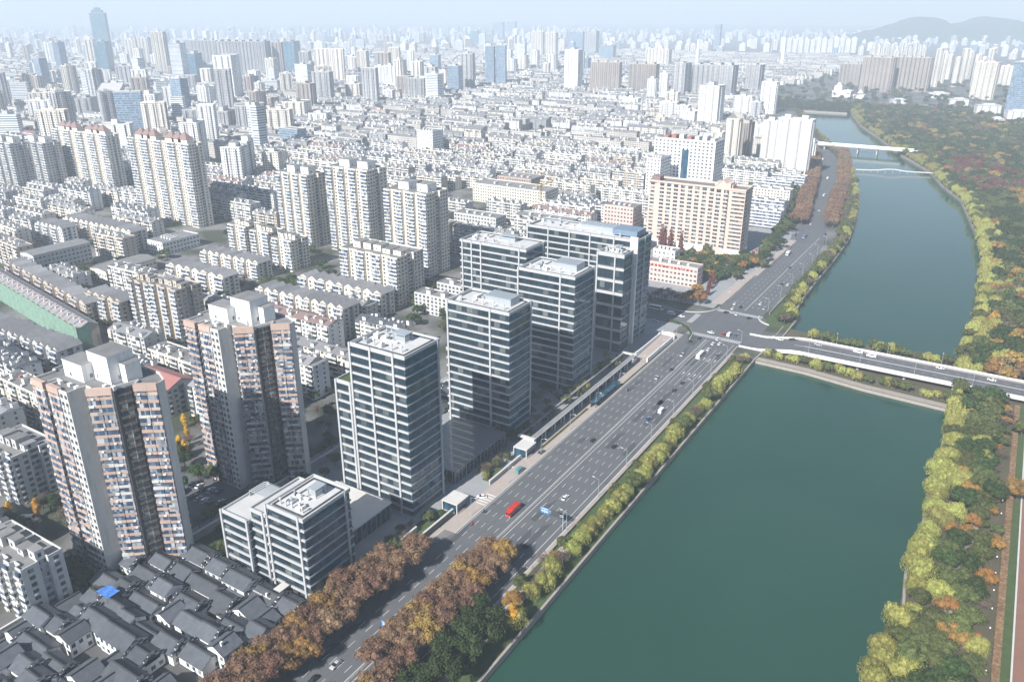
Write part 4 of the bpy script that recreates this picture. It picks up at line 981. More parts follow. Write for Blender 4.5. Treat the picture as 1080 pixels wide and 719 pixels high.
for i, (x0, x1, y0, y1) in enumerate(((-250, -236, 262, 273), (-247, -232, 279, 290), (-249, -235, 300, 310), (-246, -230, 318, 326), (-250, -238, 336, 350), (-250, -240, 362, 372))):
    old_house(x0, x1, y0, y1, 5.2, 2, 'x', 300+i)
occ(-264, -182, 30, 152, 0); occ(-254, -165, 220, 480, 0); occ(-310, -262, 156, 202, 0); occ(-330, -165, 480, 560, 0); occ(-263, -253, 30, 505, 1)
occ(-240, -186, 560, 680, 0); occ(-200, -120, 640, 800, 0)
# ------------------------------------------------------------------ signs, lamps
t = thing('sign_gantry', 'blue direction sign on a long cantilever arm over the road near the white sedan', 'road sign', (-129.6, 247.5, 0), None, 'the sign gantry')
b = MB(); b.cyl(0, 0, 0, 7.6, .22, .16, 10); b.tube((0, 0, 6.9), (-11, 0, 7.4), .14, .09, 6); b.tube((0, 0, 6.2), (-11, 0, 6.6), .12, .08, 6); b.build('pole', ['lmetal'], t)
for k, x in enumerate((-10.6, -5.6)):
    b = MB(); b.box(x, x+4., -.30, -.2, 5.4, 8.2); p = b.build('sign_panel', ['bluesign' if k == 0 else 'dmetal'], t)
    b = MB(); b.box(x+.3, x+3.7, -.33, -.31, 7.6, 7.8); b.box(x+.4, x+1.6, -.33, -.31, 6.3, 6.7); b.box(x+2.3, x+3.5, -.33, -.31, 6.3, 6.7); b.box(x+1.9, x+2.1, -.33, -.31, 5.7, 7.4); b.build('white_marks', ['whitesign' if k == 0 else 'dmetal'], p)
t = thing('road_sign', 'blue and white direction sign board over the median between the autumn trees', 'road sign', (-149.2, 159.5, 0))
b = MB(); b.cyl(0, 0, 0, 6.4, .2, .16, 8); b.build('pole', ['lmetal'], t)
b = MB(); b.box(-2.9, 2.9, -.32, -.2, 5.2, 8.4); p = b.build('sign_panel', ['bluesign'], t)
b = MB(); b.box(-2.7, 2.7, -.35, -.33, 7.9, 8.1); b.box(-2.4, -.6, -.35, -.33, 7, 7.4); b.box(.6, 2.4, -.35, -.33, 7, 7.4); b.box(-.15, .15, -.35, -.33, 5.5, 7.6); b.box(-2.2, -.15, -.35, -.33, 6.3, 6.5); b.box(-2.4, -.9, -.35, -.33, 5.6, 5.9); b.box(.8, 2.4, -.35, -.33, 5.6, 5.9); b.build('white_marks', ['whitesign'], p)
def lamp_mesh():
    b = MB(); b.cyl(0, 0, 0, 9, .13, .08, 6); b.tube((0, 0, 8.8), (2.4, 0, 9.5), .07, .05, 5); a = b.mesh('pole', ['lmetal']); b = MB(); b.box(2.1, 3.2, -.2, .2, 9.4, 9.58); return a, b.mesh('lamp_head', ['ac'])
lp, lh = lamp_mesh()
def lamp(x, y, rz, z=0.):
    t = thing('street_lamp', None, 'street lamp', (x, y, z), rz=rz); item(t, 'grey street lamp', 'street lamp', 'street lamps along the river road'); link('pole', lp, t); link('lamp_head', lh, t)
for y in range(236, 480, 30): lamp(-168.2, y, 0); lamp(-128.2, y+12, math.pi)
for y in range(560, 780, 34): lamp(-162.5, y, 0); lamp(-130.5-(y > 700)*3, y, math.pi)
for x in range(-85, 40, 30): lamp(x, 483.4, math.pi/2, 4.2); lamp(x+12, 506.6, -math.pi/2, 4.2)
# ------------------------------------------------------------------ vehicles
def car_meshes(kind):
    """lower body, cabin glass with roof, wheels; length along +Y"""
    L, W, hb, hc = dict(sedan=(4.6, 1.8, .85, 1.42), suv=(4.7, 1.9, 1.0, 1.72), van=(5.6, 2.0, 1.15, 2.3), truck=(8.6, 2.5, 1.1, 3.2), bus=(10.5, 2.5, 1.3, 3.1), bike=(1.9, .6, .6, 1.1))[kind]
    def loft(secs, m, mb):   # secs: (y, halfwidth, z0, z1)
        n0 = len(mb.v)
        for y, w, z0, z1 in secs: mb.v += [(-w, y, z0), (w, y, z0), (w*.94, y, z1), (-w*.94, y, z1)]
        for i in range(len(secs)-1):
            a = n0+4*i
            for k in range(4): j = (k+1) % 4; mb.f.append((a+k, a+4+k, a+4+j, a+j)); mb.m.append(m)
        mb.f.append((n0, n0+1, n0+2, n0+3)); mb.m.append(m); e = len(mb.v)-4; mb.f.append((e+3, e+2, e+1, e)); mb.m.append(m)
    h = W/2; l = L/2
    B, G, R = MB(), MB(), MB()
    if kind in ('sedan', 'suv'):
        loft([(-l, h*.86, .35, hb*.80), (-l+.25, h, .22, hb*.97), (-l*.25, h, .2, hb), (l*.35, h, .2, hb), (l-.5, h*.98, .22, hb*.88), (l, h*.84, .35, hb*.68)], 0, B)
        r0, r1 = (-l*.62, l*.22) if kind == 'sedan' else (-l*.86, l*.2)
        loft([(r0-.35, h*.86, hb-.02, hb), (r0+.3, h*.82, hb-.02, hc-.1), (r1-.4, h*.82, hb-.02, hc-.1), (r1+.6, h*.86, hb-.02, hb)], 0, G)
        loft([(r0+.2, h*.76, hc-.12, hc-.05), ((r0+r1)/2, h*.78, hc-.12, hc), (r1-.35, h*.76, hc-.12, hc-.05)], 0, R)
    elif kind in ('van', 'bus'):
        loft([(-l, h*.97, .3, hc*.96), (-l+.2, h, .25, hc), (l-1.1, h, .25, hc*.98), (l-.25, h*.98, .3, hb+.2), (l, h*.9, .35, hb*.8)], 0, B)
        for s_ in (-1, 1): G.box(s_*h-.015 if s_ > 0 else -h-.02, s_*h+.02 if s_ > 0 else -h+.015, -l+.5, l-1.2, hb+.15, hc-.45)
        G.quad((-h*.86, l-1.0, hc*.94), (h*.86, l-1.0, hc*.94), (h*.88, l-.2, hb+.25), (-h*.88, l-.2, hb+.25))
        R.box(-h*.5, h*.5, -l*.5, -l*.1, hc, hc+.18)
    elif kind == 'truck':
        B.box(-h, h, -l, l-2.1, .9, hc); B.box(-h*.96, h*.96, l-1.95, l, .5, 2.6); B.box(-h*.8, h*.8, -l, l-.3, .5, .88)
        G.box(-h*.9, h*.9, l-.02, l+.03, 1.5, 2.3); G.box(-h*.98, h*.98, l-1.2, l-.3, 1.5, 2.25); R.box(-h*.98, h*.98, -l+.1, l-2.2, hc, hc+.05)
    else:
        B.box(-.1, .1, -.8, .8, .35, .7); B.box(-.25, .25, -.3, .3, .7, 1.5); G.box(-.14, .14, -.1, .15, 1.5, 1.75); R.box(-.3, .3, .5, .56, .9, 1.)
    wh = MB(); rad = .32 if kind in ('sedan', 'suv', 'van') else (.48 if kind != 'bike' else .28)
    n = 10; c = []
    for sx in (-.12, .12):
        for i in range(n): a = 2*math.pi*i/n; wh.v.append((sx, rad*math.cos(a), rad+rad*math.sin(a)))
    for i in range(n): j = (i+1) % n; wh.f.append((i, j, n+j, n+i)); wh.m.append(0)
    wh.f.append(tuple(range(n))[::-1]); wh.m.append(0); wh.f.append(tuple(range(n, 2*n))); wh.m.append(0)
    li = MB()
    for s_ in (-1, 1): li.box(s_*h*.72-.18, s_*h*.72+.18, l-.06, l+.01, .55, .72)
    return B, G, R, wh, li, (L, W)
CK = {k: car_meshes(k) for k in ('sedan', 'suv', 'van', 'truck', 'bus', 'bike')}; CM = {}
def cm(kind, col):
    if (kind, col) not in CM:
        B, G, R, wh, li, s = CK[kind]; CM[(kind, col)] = (B.mesh('body', [col]), G.mesh('window', ['carglass']), R.mesh('roof_panel', [col]), wh.mesh('wheel', ['rubber']), li.mesh('headlights', ['whitesign']), s)
    return CM[(kind, col)]
CN = {'cwhite': 'white', 'cblack': 'black', 'csilver': 'silver', 'cred': 'red', 'cblue': 'dark blue', 'cgrey': 'dark grey', 'cteal': 'teal'}
KN = dict(sedan='car', suv='car', van='van', truck='truck', bus='bus', bike='motor scooter')
def vehicle(x, y, rz, kind, col, label=None, z=.04, where='on the river road'):
    grp = {'on the river road': 'vehicles on the river road', 'on the bridge': 'vehicles on the bridge'}.get(where, 'vehicles '+where)
    t = thing('parked_car' if 'parked' in where and kind in ('sedan', 'suv') else KN[kind].replace(' ', '_'), None, KN[kind], (x, y, z), grp, None, rz)
    if label: t['label'] = label
    else: item(t, CN[col]+' '+KN[kind]+' '+where, KN[kind], grp)
    B, G, R, wh, li, (L, W) = cm(kind, col)
    link('body', B, t); link('window', G, t); link('roof_panel', R, t)
    if kind == 'bike':
        for yy in (-.6, .6): link('wheel', wh, t, (0, yy, 0))
    else:
        for sx in (-1, 1):
            for yy in (-.31, .31): link('wheel', wh, t, (sx*(W/2-.1), yy*L, 0))
        link('headlights', li, t)
U_, D_ = 0., math.pi
def vp(px, py, rz, kind, col, label=None, where='on the river road', z=.04, snap=None):
    x, y = un(px, py, z+.7); vehicle(x, y, rz, kind, col, label, z, where)
vp(541, 539, D_, 'truck', 'cred', 'red box truck driving towards the camera in the lane left of the median')
vp(596, 524, U_, 'sedan', 'cwhite', 'white sedan alone beside the blue sign gantry')
vp(625, 464, D_, 'sedan', 'cblack'); vp(697.5, 433, U_, 'van', 'cwhite', 'white van with dark side windows right of the median below the bridge')
vp(683.5, 441, U_, 'sedan', 'cblue'); vp(648, 470, U_, 'sedan', 'cblack'); vp(662, 411, D_, 'bike', 'cblack')
vp(693, 398, D_, 'sedan', 'csilver'); vp(708, 389.5, D_, 'sedan', 'cblack'); vp(719.5, 374, D_, 'suv', 'csilver'); vp(720, 403, U_, 'sedan', 'cblack'); vp(711.5, 411, U_, 'suv', 'cblack')
vp(738.6, 375, U_, 'bus', 'cwhite', 'small white bus last in the queue at the junction'); vp(747, 368, U_, 'sedan', 'cwhite'); vp(752, 362, U_, 'sedan', 'cwhite'); vp(757, 357, U_, 'sedan', 'cwhite')
vp(763, 352, U_, 'suv', 'cred', 'red car at the head of the queue at the junction'); vp(769, 353, U_, 'van', 'cwhite'); vp(759, 362, U_, 'sedan', 'cwhite'); vp(776, 353, U_, 'sedan', 'cblue'); vp(756, 374, U_, 'sedan', 'cgrey')
vp(749.7, 350, math.pi/2, 'sedan', 'cwhite'); vp(737, 357, D_, 'suv', 'cblack'); vp(728, 360, D_, 'sedan', 'cblack')
vp(508, 523, 2.2, 'sedan', 'cwhite', 'white car turning into the driveway of the tall front tower'); vp(510.5, 539, 2.2, 'bike', 'cblack'); vp(548, 496, U_, 'van', 'cteal', 'teal van standing by the garden wall at the kerb'); vp(571, 476, U_, 'suv', 'cgrey')
vp(551, 601, U_, 'sedan', 'cblack'); vp(354, 700, D_, 'sedan', 'csilver'); vp(330, 716, D_, 'sedan', 'cblack'); vp(498, 552, D_, 'bike', 'cred')
for px, py, k, c in ((772.6, 325, 'sedan', 'cwhite'), (777, 331, 'sedan', 'cwhite'), (781, 324, 'suv', 'cblack'), (766, 329, 'sedan', 'cblack'), (802, 320, 'sedan', 'cwhite'), (806, 325, 'sedan', 'csilver'), (790.5, 335, 'sedan', 'cblack'), (775, 320, 'sedan', 'cwhite')): vp(px, py, random.choice([D_, D_, -.6]), k, c, where='at the junction')
for px, py, k, c, a in ((825, 299, 'sedan', 'cblack', U_), (833, 282, 'sedan', 'cblack', D_), (844, 283, 'sedan', 'cgrey', U_), (831, 268, 'truck', 'cwhite', D_), (848.5, 250, 'bus', 'cblue', D_), (837, 248.5, 'truck', 'cgrey', D_), (871, 246.7, 'sedan', 'cblack', U_), (831, 300, 'sedan', 'cwhite', U_), (855, 236, 'sedan', 'cwhite', D_), (864, 222, 'sedan', 'cwhite', U_), (869, 206, 'van', 'cwhite', D_), (875, 210, 'sedan', 'cblack', U_), (873, 188, 'van', 'cwhite', U_), (872, 176, 'sedan', 'cwhite', D_), (868, 168, 'van', 'cwhite', U_), (869, 161, 'sedan', 'cblack', D_)): vp(px, py, a, k, c, where='on the road beyond the junction')
for px, py, k, c in ((905, 370.7, 'van', 'cwhite'), (919, 375, 'van', 'cwhite'), (991.7, 387.5, 'sedan', 'cwhite'), (1046, 400, 'sedan', 'cwhite'), (836, 356, 'sedan', 'cblack'), (863, 363, 'sedan', 'csilver'), (815, 350, 'sedan', 'cwhite'), (823, 353.5, 'sedan', 'cwhite'), (1010, 401, 'sedan', 'cblack')):
    x, y = un(px, py, 4.9); vehicle(x, y, math.pi/2 if y > 495 else -math.pi/2, k, c, None, bz(x+122)+.02, 'on the bridge')
for px, py, k, c in ((692, 325, 'bus', 'cwhite'), (708, 330.5, 'van', 'cwhite'), (719, 333, 'sedan', 'cwhite'), (691, 338, 'sedan', 'csilver')): vp(px, py, -math.pi/2, k, c, where='on the shaded side road')
for i, (x, y, c) in enumerate(((-290, 188, 'csilver'), (-286.5, 188.5, 'cwhite'), (-283, 188, 'cgrey'), (-279, 189, 'cwhite'), (-278, 181.5, 'csilver'), (-281.5, 181, 'cblack'), (-274.5, 182, 'cwhite'), (-271, 182, 'cblack'), (-267.3, 185, 'cwhite'), (-275, 190, 'cblue'), (-263.5, 173, 'cblack'), (-284, 172, 'csilver'))):
    vehicle(x, y, .25, 'sedan' if i % 3 else 'suv', c, None, .05, 'parked in the shaded lot')
r = random.Random(14)
for i in range(14): vehicle(-184+(i % 2)*9, 660+(i//2)*9+r.random()*2, r.choice([0, math.pi, .4]), r.choice(['sedan', 'suv', 'van']), r.choice(['cwhite', 'csilver', 'cblack', 'cgrey', 'cred']), None, .05, 'parked beside the pink hotel')
x, y = un(24, 547, 1.5); vehicle(x, y, -.9, 'bus', 'cwhite', 'white bus on the side street behind the blank-gabled block', .04)
for px, py in ((345, 452), (350, 425), (360, 398), (318, 440)): vp(px, py, U_, 'sedan', random.choice(['cwhite', 'csilver', 'cblack']), where='parked in the back lane')
# ------------------------------------------------------------------ trees
def blob(b, c, rx, rz, m, r, n=(7, 5)):
    nu, nv = n; base = len(b.v); sd = r.random()*50
    for j in range(nv+1):
        th = math.pi*j/nv
        for i in range(nu):
            a = 2*math.pi*i/nu; d = Vector((math.sin(th)*math.cos(a), math.sin(th)*math.sin(a), math.cos(th))); k = 1+.35*noise.noise(d*1.7+Vector((sd, 0, 0)))
            b.v.append((c[0]+d.x*rx*k, c[1]+d.y*rx*k, c[2]+d.z*rz*k))
    for j in range(nv):
        for i in range(nu): i2 = (i+1) % nu; b.f.append((base+j*nu+i, base+(j+1)*nu+i, base+(j+1)*nu+i2, base+j*nu+i2)); b.m.append(m)
def leaves(b, c, rx, rz, n, s, m, r, droop=0.):
    for _ in range(n):
        d = Vector((r.gauss(0, 1), r.gauss(0, 1), r.gauss(0, 1)+.25)).normalized(); k = r.uniform(.80, 1.16)
        p = Vector((c[0]+d.x*rx*k, c[1]+d.y*rx*k, c[2]+d.z*rz*k))
        nn = (d+Vector((r.gauss(0, .55), r.gauss(0, .55), r.gauss(0, .55)))).normalized(); a = nn.orthogonal().normalized(); q = nn.cross(a); t_ = r.random()*6.28
        u1 = (a*math.cos(t_)+q*math.sin(t_)); u2 = nn.cross(u1); w = s*r.uniform(.6, 1.3)
        if droop: u2 = Vector((u2.x*.25, u2.y*.25, -1)).normalized(); u1 = u1*.45; w2 = w*1.9
        else: w2 = w
        b.quad(tuple(p-u1*w-u2*w2*.5), tuple(p+u1*w-u2*w2*.35), tuple(p+u1*w*.7+u2*w2), tuple(p-u1*w*.8+u2*w2*.8), m)
def crown(kind, seed, dens=1.):
    """unit crown about 1 high scaled to metres below: returns crown builder + trunk builder"""
    r = random.Random(seed); b = MB(); t = MB()
    if kind == 'cone':
        Ht, R = 14, 2.9
        t.cyl(0, 0, 0, 12, .3, .06, 7)
        for k in range(int(16)):
            z = 1.8+k*.78; rr = R*(1-(z-1.2)/(Ht-.6))+.25
            n = max(3, int(rr*3.2))
            for i in range(n):
                a = 2*math.pi*i/n+r.random(); q = rr*r.uniform(.55, .8); c = (math.cos(a)*q, math.sin(a)*q, z+r.uniform(-.3, .3)); leaves(b, c, .62, .5, int(14*dens), .2/math.sqrt(dens), 0, r)
        blob(b, (0, 0, 6.6), 1.2, 5.6, 0, r, (7, 6))
    elif kind == 'willow':
        R = 4.4; t.cyl(0, 0, 0, 4.5, .38, .26, 7)
        for i in range(15):
            a = r.random()*6.28; q = R*math.sqrt(r.random())*.72; z = 6.6-q*.55+r.uniform(-.5, .7); c = (q*math.cos(a), q*math.sin(a), z)
            t.tube((0, 0, 3.6), (c[0]*.8, c[1]*.8, z-.4), .16, .05, 5); blob(b, c, 1.25, 1.5, 0, r); leaves(b, c, 1.75, 2.0, int(80*dens), .30/math.sqrt(dens), 0, r, 1)
        for i in range(12): a = i*.52+r.random()*.4; q = R*.86; c = (q*math.cos(a), q*math.sin(a), 3.9+r.uniform(-.5, .8)); leaves(b, c, 1.0, 1.9, int(40*dens), .28/math.sqrt(dens), 0, r, 1)
    elif kind == 'poplar':
        t.cyl(0, 0, 0, 4, .25, .15, 7)
        for i in range(9): z = 3+i*.9; c = (r.uniform(-.5, .5), r.uniform(-.5, .5), z); rr = 1.7*math.sin(math.pi*(i+1.5)/11)+.3; blob(b, c, rr*.75, .9, 0, r); leaves(b, c, rr, 1, int(60*dens), .26/math.sqrt(dens), 0, r)
    else:
        R, zc, nb, ls, open_ = dict(round=(4.6, 6.4, 17, .30, 1.), plane=(5.0, 7.4, 19, .27, .8), sparse=(4.2, 6.4, 16, .20, .35))[kind]
        t.cyl(0, 0, 0, 4.2, .40, .28, 8)
        for i in range(nb):
            a = r.random()*6.28; q = R*math.sqrt(r.random())*.78; z = zc+(1-(q/R)**2)*1.9*r.uniform(-.4, 1.)-q*.22; c = (q*math.cos(a), q*math.sin(a), z); rr = r.uniform(1.25, 2.1)
            t.tube((0, 0, 3.6+r.random()*.6), (c[0]*.85, c[1]*.85, z-.3), .17, .05, 5)
            if open_ > .5: blob(b, c, rr*.66, rr*.58, 0, r)
            leaves(b, c, rr, rr*.85, int(95*dens*max(open_, .5)), ls/math.sqrt(dens), 0, r)
    return b, t
TK = {}   # species -> variants (crown mesh, trunk mesh, joined light mesh)
SPEC = {'camphor': ('round', 'l_camphor', 'dark evergreen tree'), 'olive': ('round', 'l_olive', 'olive-green leafy tree'), 'plane': ('plane', 'l_plane', 'russet plane tree'), 'planeg': ('plane', 'l_plane2', 'golden plane tree'),
        'willow': ('willow', 'l_willow', 'yellow-green willow'), 'ginkgo': ('poplar', 'l_ginkgo', 'bright yellow ginkgo'), 'orange': ('round', 'l_orange', 'orange autumn tree'), 'red': ('cone', 'l_red', 'rust-red conical tree'), 'crimson': ('plane', 'l_red', 'dull crimson broad tree'), 'bare': ('sparse', 'l_bare', 'grey-brown half-bare tree')}
for k, (shape, mat, _) in SPEC.items():
    V_ = []
    for i in range(5):
        c, tr = crown(shape, sum(map(ord, k))*7+i*13, 2.2); V_.append((c.mesh('crown', [mat]), tr.mesh('trunk', ['bark'])))
    W_ = []
    for i in range(4):
        c, tr = crown(shape, sum(map(ord, k))*3+i*17, .30); n = len(c.v); c.v += tr.v; c.f += [tuple(q+n for q in f) for f in tr.f]; c.m += [1]*len(tr.f); W_.append(c)
    TK[k] = (V_, [c.mesh(k+'_tree', [mat, 'bark']) for c in W_], W_)
GR = {'camphor': 'evergreens', 'olive': 'olive-green trees', 'plane': 'autumn plane trees', 'planeg': 'golden plane trees', 'willow': 'willows on the river banks', 'ginkgo': 'yellow ginkgos', 'orange': 'orange autumn trees', 'red': 'rust-red conical trees', 'crimson': 'dull crimson park trees', 'bare': 'half-bare trees'}
TNAME = {'camphor': 'evergreen_tree', 'olive': 'leafy_tree', 'plane': 'plane_tree', 'planeg': 'plane_tree', 'willow': 'willow_tree', 'ginkgo': 'ginkgo_tree', 'orange': 'autumn_tree', 'red': 'conifer_tree', 'crimson': 'crimson_tree', 'bare': 'half_bare_tree'}
PLANT = []
tr_ = random.Random(5)
def tree(k, x, y, s=1., z=0., sz=None):
    if pr(x, y, 6)[2] < 5 or not inview(x, y, 5, 70): return
    PLANT.append((math.hypot(math.hypot(x, y), H), k, x, y, z, s*tr_.uniform(.88, 1.14), s*tr_.uniform(.88, 1.14) if sz is None else sz, tr_.random()*6.28))
J = lambda q: tr_.uniform(-q, q)
for y in np.arange(100, 201, 6.2):
    for x in (-176, -167.5):
        if x < -170 and y > 190: continue
        tree('planeg' if tr_.random() < .13 else 'plane', x+J(1.2), y+J(1.5), 1.15)
for y in np.arange(96, 216, 6.2):
    for x in (-144.5, -136.5):
        if x < -140 and y < 150 and 118 < y: 
            if tr_.random() < .5: continue
        tree('planeg' if tr_.random() < .2 else 'plane', x+J(1), y+J(1.5), 1.12)
for x, y, s in ((-123, 170, 1.5), (-127, 162, 1.35), (-120, 178, 1.35), (-121, 152, 1.5), (-126, 146, 1.3), (-128, 178, 1.2), (-119, 163, 1.2), (-120, 138, 1.2), (-131, 186, 1.), (-119, 126, 1.1)): tree('camphor', x, y, s)
tree('ginkgo', -116.5, 187, 1.); tree('willow', -116, 188, 1.15); tree('orange', -122, 196, .8); tree('willow', -119, 204, .9); tree('willow', -117.5, 211, .9); tree('bare', -122, 214, .8); tree('bare', -124, 222, .8); tree('orange', -121, 226, .7); tree('olive', -125, 206, .8)
y = 219.
while y < 462:
    k = tr_.random(); tree('willow' if k < .72 else ('olive' if k < .9 else 'bare'), -117.5+J(1.2), y, tr_.uniform(.72, .98))
    if tr_.random() < .4: tree('olive', -122.5+J(1), y+2, tr_.uniform(.45, .7))
    y += tr_.uniform(5.5, 8.5)
y = 538.
while y < 1860:
    xl = interp(RIV_L, y); k = tr_.random(); tree('willow' if k < .6 else ('olive' if k < .85 else 'bare'), xl-4+J(1.5), y, tr_.uniform(.75, 1.05))
    if y < 800 and tr_.random() < .7: tree('olive', xl-8+J(1), y+3, tr_.uniform(.6, .9))
    elif y >= 800: tree('olive' if tr_.random() < .5 else 'bare', xl-10+J(1.5), y, .9)
    y += tr_.uniform(6.5, 9)
for i in range(30):
    x = -108+i*3.6+J(1)
    if x > -4: break
    if tr_.random() < .8: tree('willow' if tr_.random() < .5 else 'olive', x, 476+J(2)-(x+108)*.1, tr_.uniform(.5, .75), -.3)
    if x > -96 and tr_.random() < .75: tree('willow' if tr_.random() < .4 else 'olive', x, 521+J(3), tr_.uniform(.6, .85), -.3)
# avenue trees beyond the junction
for y in np.arange(835, 1330, 8):
    xr = interp([(a, c) for a, _, c in ROAD], y)
    for dx in (-6, 2): tree('plane', xr+dx+J(1), y+J(2), 1.05)
    xr2 = interp([(c_, y_) for _, c_, y_ in ROAD], y)
    for dx in (-3, 5): tree('plane' if tr_.random() < .7 else 'bare', xr2+dx+J(1), y+J(2), 1.0)
# park on the right bank
PARK = []
def park(y0, y1, step, x_max):
    y = y0
    while y < y1:
        xb = interp(RIV_R, y)+3.5; x = xb+J(1.)
        first = True
        while x < x_max:
            if not (482-2 < y < 510) or x > 400:
                n1 = noise.noise(Vector((x/38., y/38., 1.3))); n2 = noise.noise(Vector((x/25., y/25., 9.)))
                if first: k = 'willow' if tr_.random() < .85 else 'olive'
                elif x-xb < 14 and n2 > -.1: k = tr_.choice(['willow', 'olive', 'olive', 'orange', 'willow', 'camphor'])
                elif 1090 < y < 1400 and xb+18 < x < xb+100 and n2 > -.1 and y < 1345: k = tr_.choice(['crimson', 'crimson', 'olive', 'orange', 'bare'])
                elif n1 > .2: k = tr_.choice(['bare', 'olive', 'orange', 'planeg', 'willow'])
                elif n1 < -.32: k = 'olive'
                else: k = 'camphor' if tr_.random() < .8 else ('olive' if tr_.random() < .8 else 'orange')
                skip = (y < 480 and abs(x-25.5) < 3.5) or x > 30 and y < 480
                if not skip: tree(k, x+J(1.5), y+J(2), tr_.uniform(.85, 1.2)*(1.02 if first else 1.05)*(.7 if k == 'orange' else 1))
            first = False; x += step*tr_.uniform(.85, 1.2)
        y += step*tr_.uniform(.8, 1.05)
park(222, 1300, 7.6, 52); park(1300, 2060, 11, 60)
y = 1905.
while y < 2060:
    for x in np.arange(-520, -320, 12): tree('camphor' if tr_.random() < .8 else 'bare', x+J(4), y+J(4), 1.2)
    y += 13
for x0, x1, y0, y1, n in ((-187, -178, 262, 298, 12), (-186, -176, 186, 232, 12), (-186, -182, 300, 420, 16), (-187, -179, 160, 186, 6), (-200, -180, 396, 428, 8)):
    for i in range(n): tree(tr_.choice(['olive', 'camphor', 'willow', 'bare', 'olive']), tr_.uniform(x0, x1), tr_.uniform(y0, y1), tr_.uniform(.3, .6))
for i in range(70):
    y = tr_.uniform(222, 476); tree(tr_.choice(['olive', 'camphor', 'bare', 'orange', 'olive']), tr_.uniform(17, 24.5), y, tr_.uniform(.4, .75))
for x0, x1, y0, y1, n in ((-205, -186, 325, 362, 12), (-210, -188, 246, 252, 4), (-230, -200, 394, 398, 4), (-300, -285, 128, 195, 10), (-250, -228, 160, 216, 14), (-252, -230, 224, 258, 10), (-196, -186, 299, 301, 2), (-250, -226, 372, 394, 8), (-255, -292, 232, 300, 22), (-340, -292, 214, 300, 16)):
    for i in range(n): tree(tr_.choice(['camphor', 'olive', 'bare', 'olive']), tr_.uniform(x0, x1), tr_.uniform(y0, y1), tr_.uniform(.4, .75))
# gardens around the towers
for x, y, s, k in ((-182, 303, .6, 'olive'), (-184, 309, .7, 'olive'), (-186, 322, .8, 'bare'), (-183, 331, .7, 'olive'), (-184, 350, .75, 'olive'), (-186, 358, .85, 'olive'), (-185, 366, .7, 'willow'), (-184, 372, .8, 'willow'), (-186, 400, .8, 'olive'), (-185, 414, .5, 'willow'),
                   (-183, 268, .55, 'bare'), (-180, 274, .5, 'olive'), (-184, 281, .6, 'bare'), (-186, 290, .5, 'bare'), (-180, 222, .6, 'olive'), (-183, 214, .5, 'bare'), (-182, 206, .6, 'bare'), (-184, 196, .6, 'olive'), (-182, 186, .7, 'camphor'), (-184, 175, .6, 'olive'), (-181, 168, .55, 'camphor'), (-186, 154, .55, 'olive'),
                   (-224, 155.5, .5, 'olive'), (-218, 158, .5, 'willow'), (-231, 156.5, .6, 'olive'), (-239, 158, .6, 'camphor'), (-211, 157, .4, 'bare'), (-243, 164, .6, 'camphor')): tree(k, x, y, s)
for y in np.arange(96, 300, 6): tree(tr_.choice(['camphor', 'olive', 'bare']), -257+J(1.6)-3*(y > 140), y, tr_.uniform(.45, .8))
for i in range(16): tree('camphor', -262-tr_.random()*16, 112+tr_.random()*14, .8)
for i in range(26): tree(tr_.choice(['camphor', 'camphor', 'olive', 'bare']), -284-tr_.random()*44, 112+tr_.random()*100, .9)
for px, py in ((12, 545), (41, 541), (195, 447), (199, 462), (190, 470), (197, 478), (455, 322), (447, 318), (462, 316), (371, 348), (345, 362), (332, 383)):
    x, y = un(px, py+4, 0); tree('ginkgo', x, y, .8)
for i in range(55): x, y = un(200+tr_.random()*0, 450, 0) if 0 else (tr_.uniform(-240, -172), tr_.uniform(604, 670)); tree(tr_.choice(['camphor', 'camphor', 'olive', 'olive', 'bare']), x, y, .85)
for px, py in ((700, 268), (706, 270), (717, 272), (697, 262)): x, y = un(px, py, 0); tree('red', x, y, 1.6)
for i in range(46): x, y = un(tr_.uniform(728, 806), 0, 0) if 0 else un(728+i*1.75, 268+i*.15+tr_.uniform(0, 34)*(1-i/60), 0); tree(tr_.choice(['camphor', 'camphor', 'olive', 'orange']), x, y, tr_.uniform(.7, 1.1))
for i in range(20): x, y = un(tr_.uniform(806, 842), 0, 0) if 0 else un(806+i*1.7, 268-i*1.6+tr_.uniform(-8, 4), 0); tree(tr_.choice(['camphor', 'olive']), x, y, tr_.uniform(.8, 1.2))
for i in range(26): tree(tr_.choice(['camphor', 'olive', 'ginkgo' if i % 9 == 0 else 'camphor']), tr_.uniform(-352, -298), tr_.uniform(396, 474), .8)
for i in range(40): y = tr_.uniform(812, 1100); tree(tr_.choice(['camphor', 'olive', 'bare']), interp([(a, c) for a, _, c in ROAD], y)-13-tr_.random()*6, y, .8)
for px, py in ((748, 305), (752, 300), (746, 312)): x, y = un(px, py, 0); tree('red', x, y, .8)
for px, py in ((722, 322), (730, 318), (738, 321), (735, 312)): x, y = un(px, py, 0); tree('orange', x, y, 1.)
for i in range(14): x, y = un(680+i*3.5, 317+J(4), 0); tree('bare', x, y, .8)
for px, py in ((815, 265), (822, 262), (818, 256), (808, 262), (826, 240), (832, 234)): x, y = un(px, py, 0); tree('camphor', x, y, 1.2)
for i in range(34): x, y = un(40+tr_.random()*56, 286+tr_.random()*26, 0); tree(tr_.choice(['camphor', 'olive', 'olive']), x, y, 1.)
for a, b_, n in (((255, 325), (275, 345), 8), ((325, 340), (345, 366), 8), ((270, 296), (318, 300), 12), ((335, 276), (352, 292), 6), ((440, 285), (458, 320), 8), ((380, 338), (420, 350), 5)):
    for i in range(n): x, y = un(tr_.uniform(a[0], b_[0]), tr_.uniform(a[1], b_[1])+6, 0); tree(tr_.choice(['camphor', 'camphor', 'olive']), x, y, 1.)
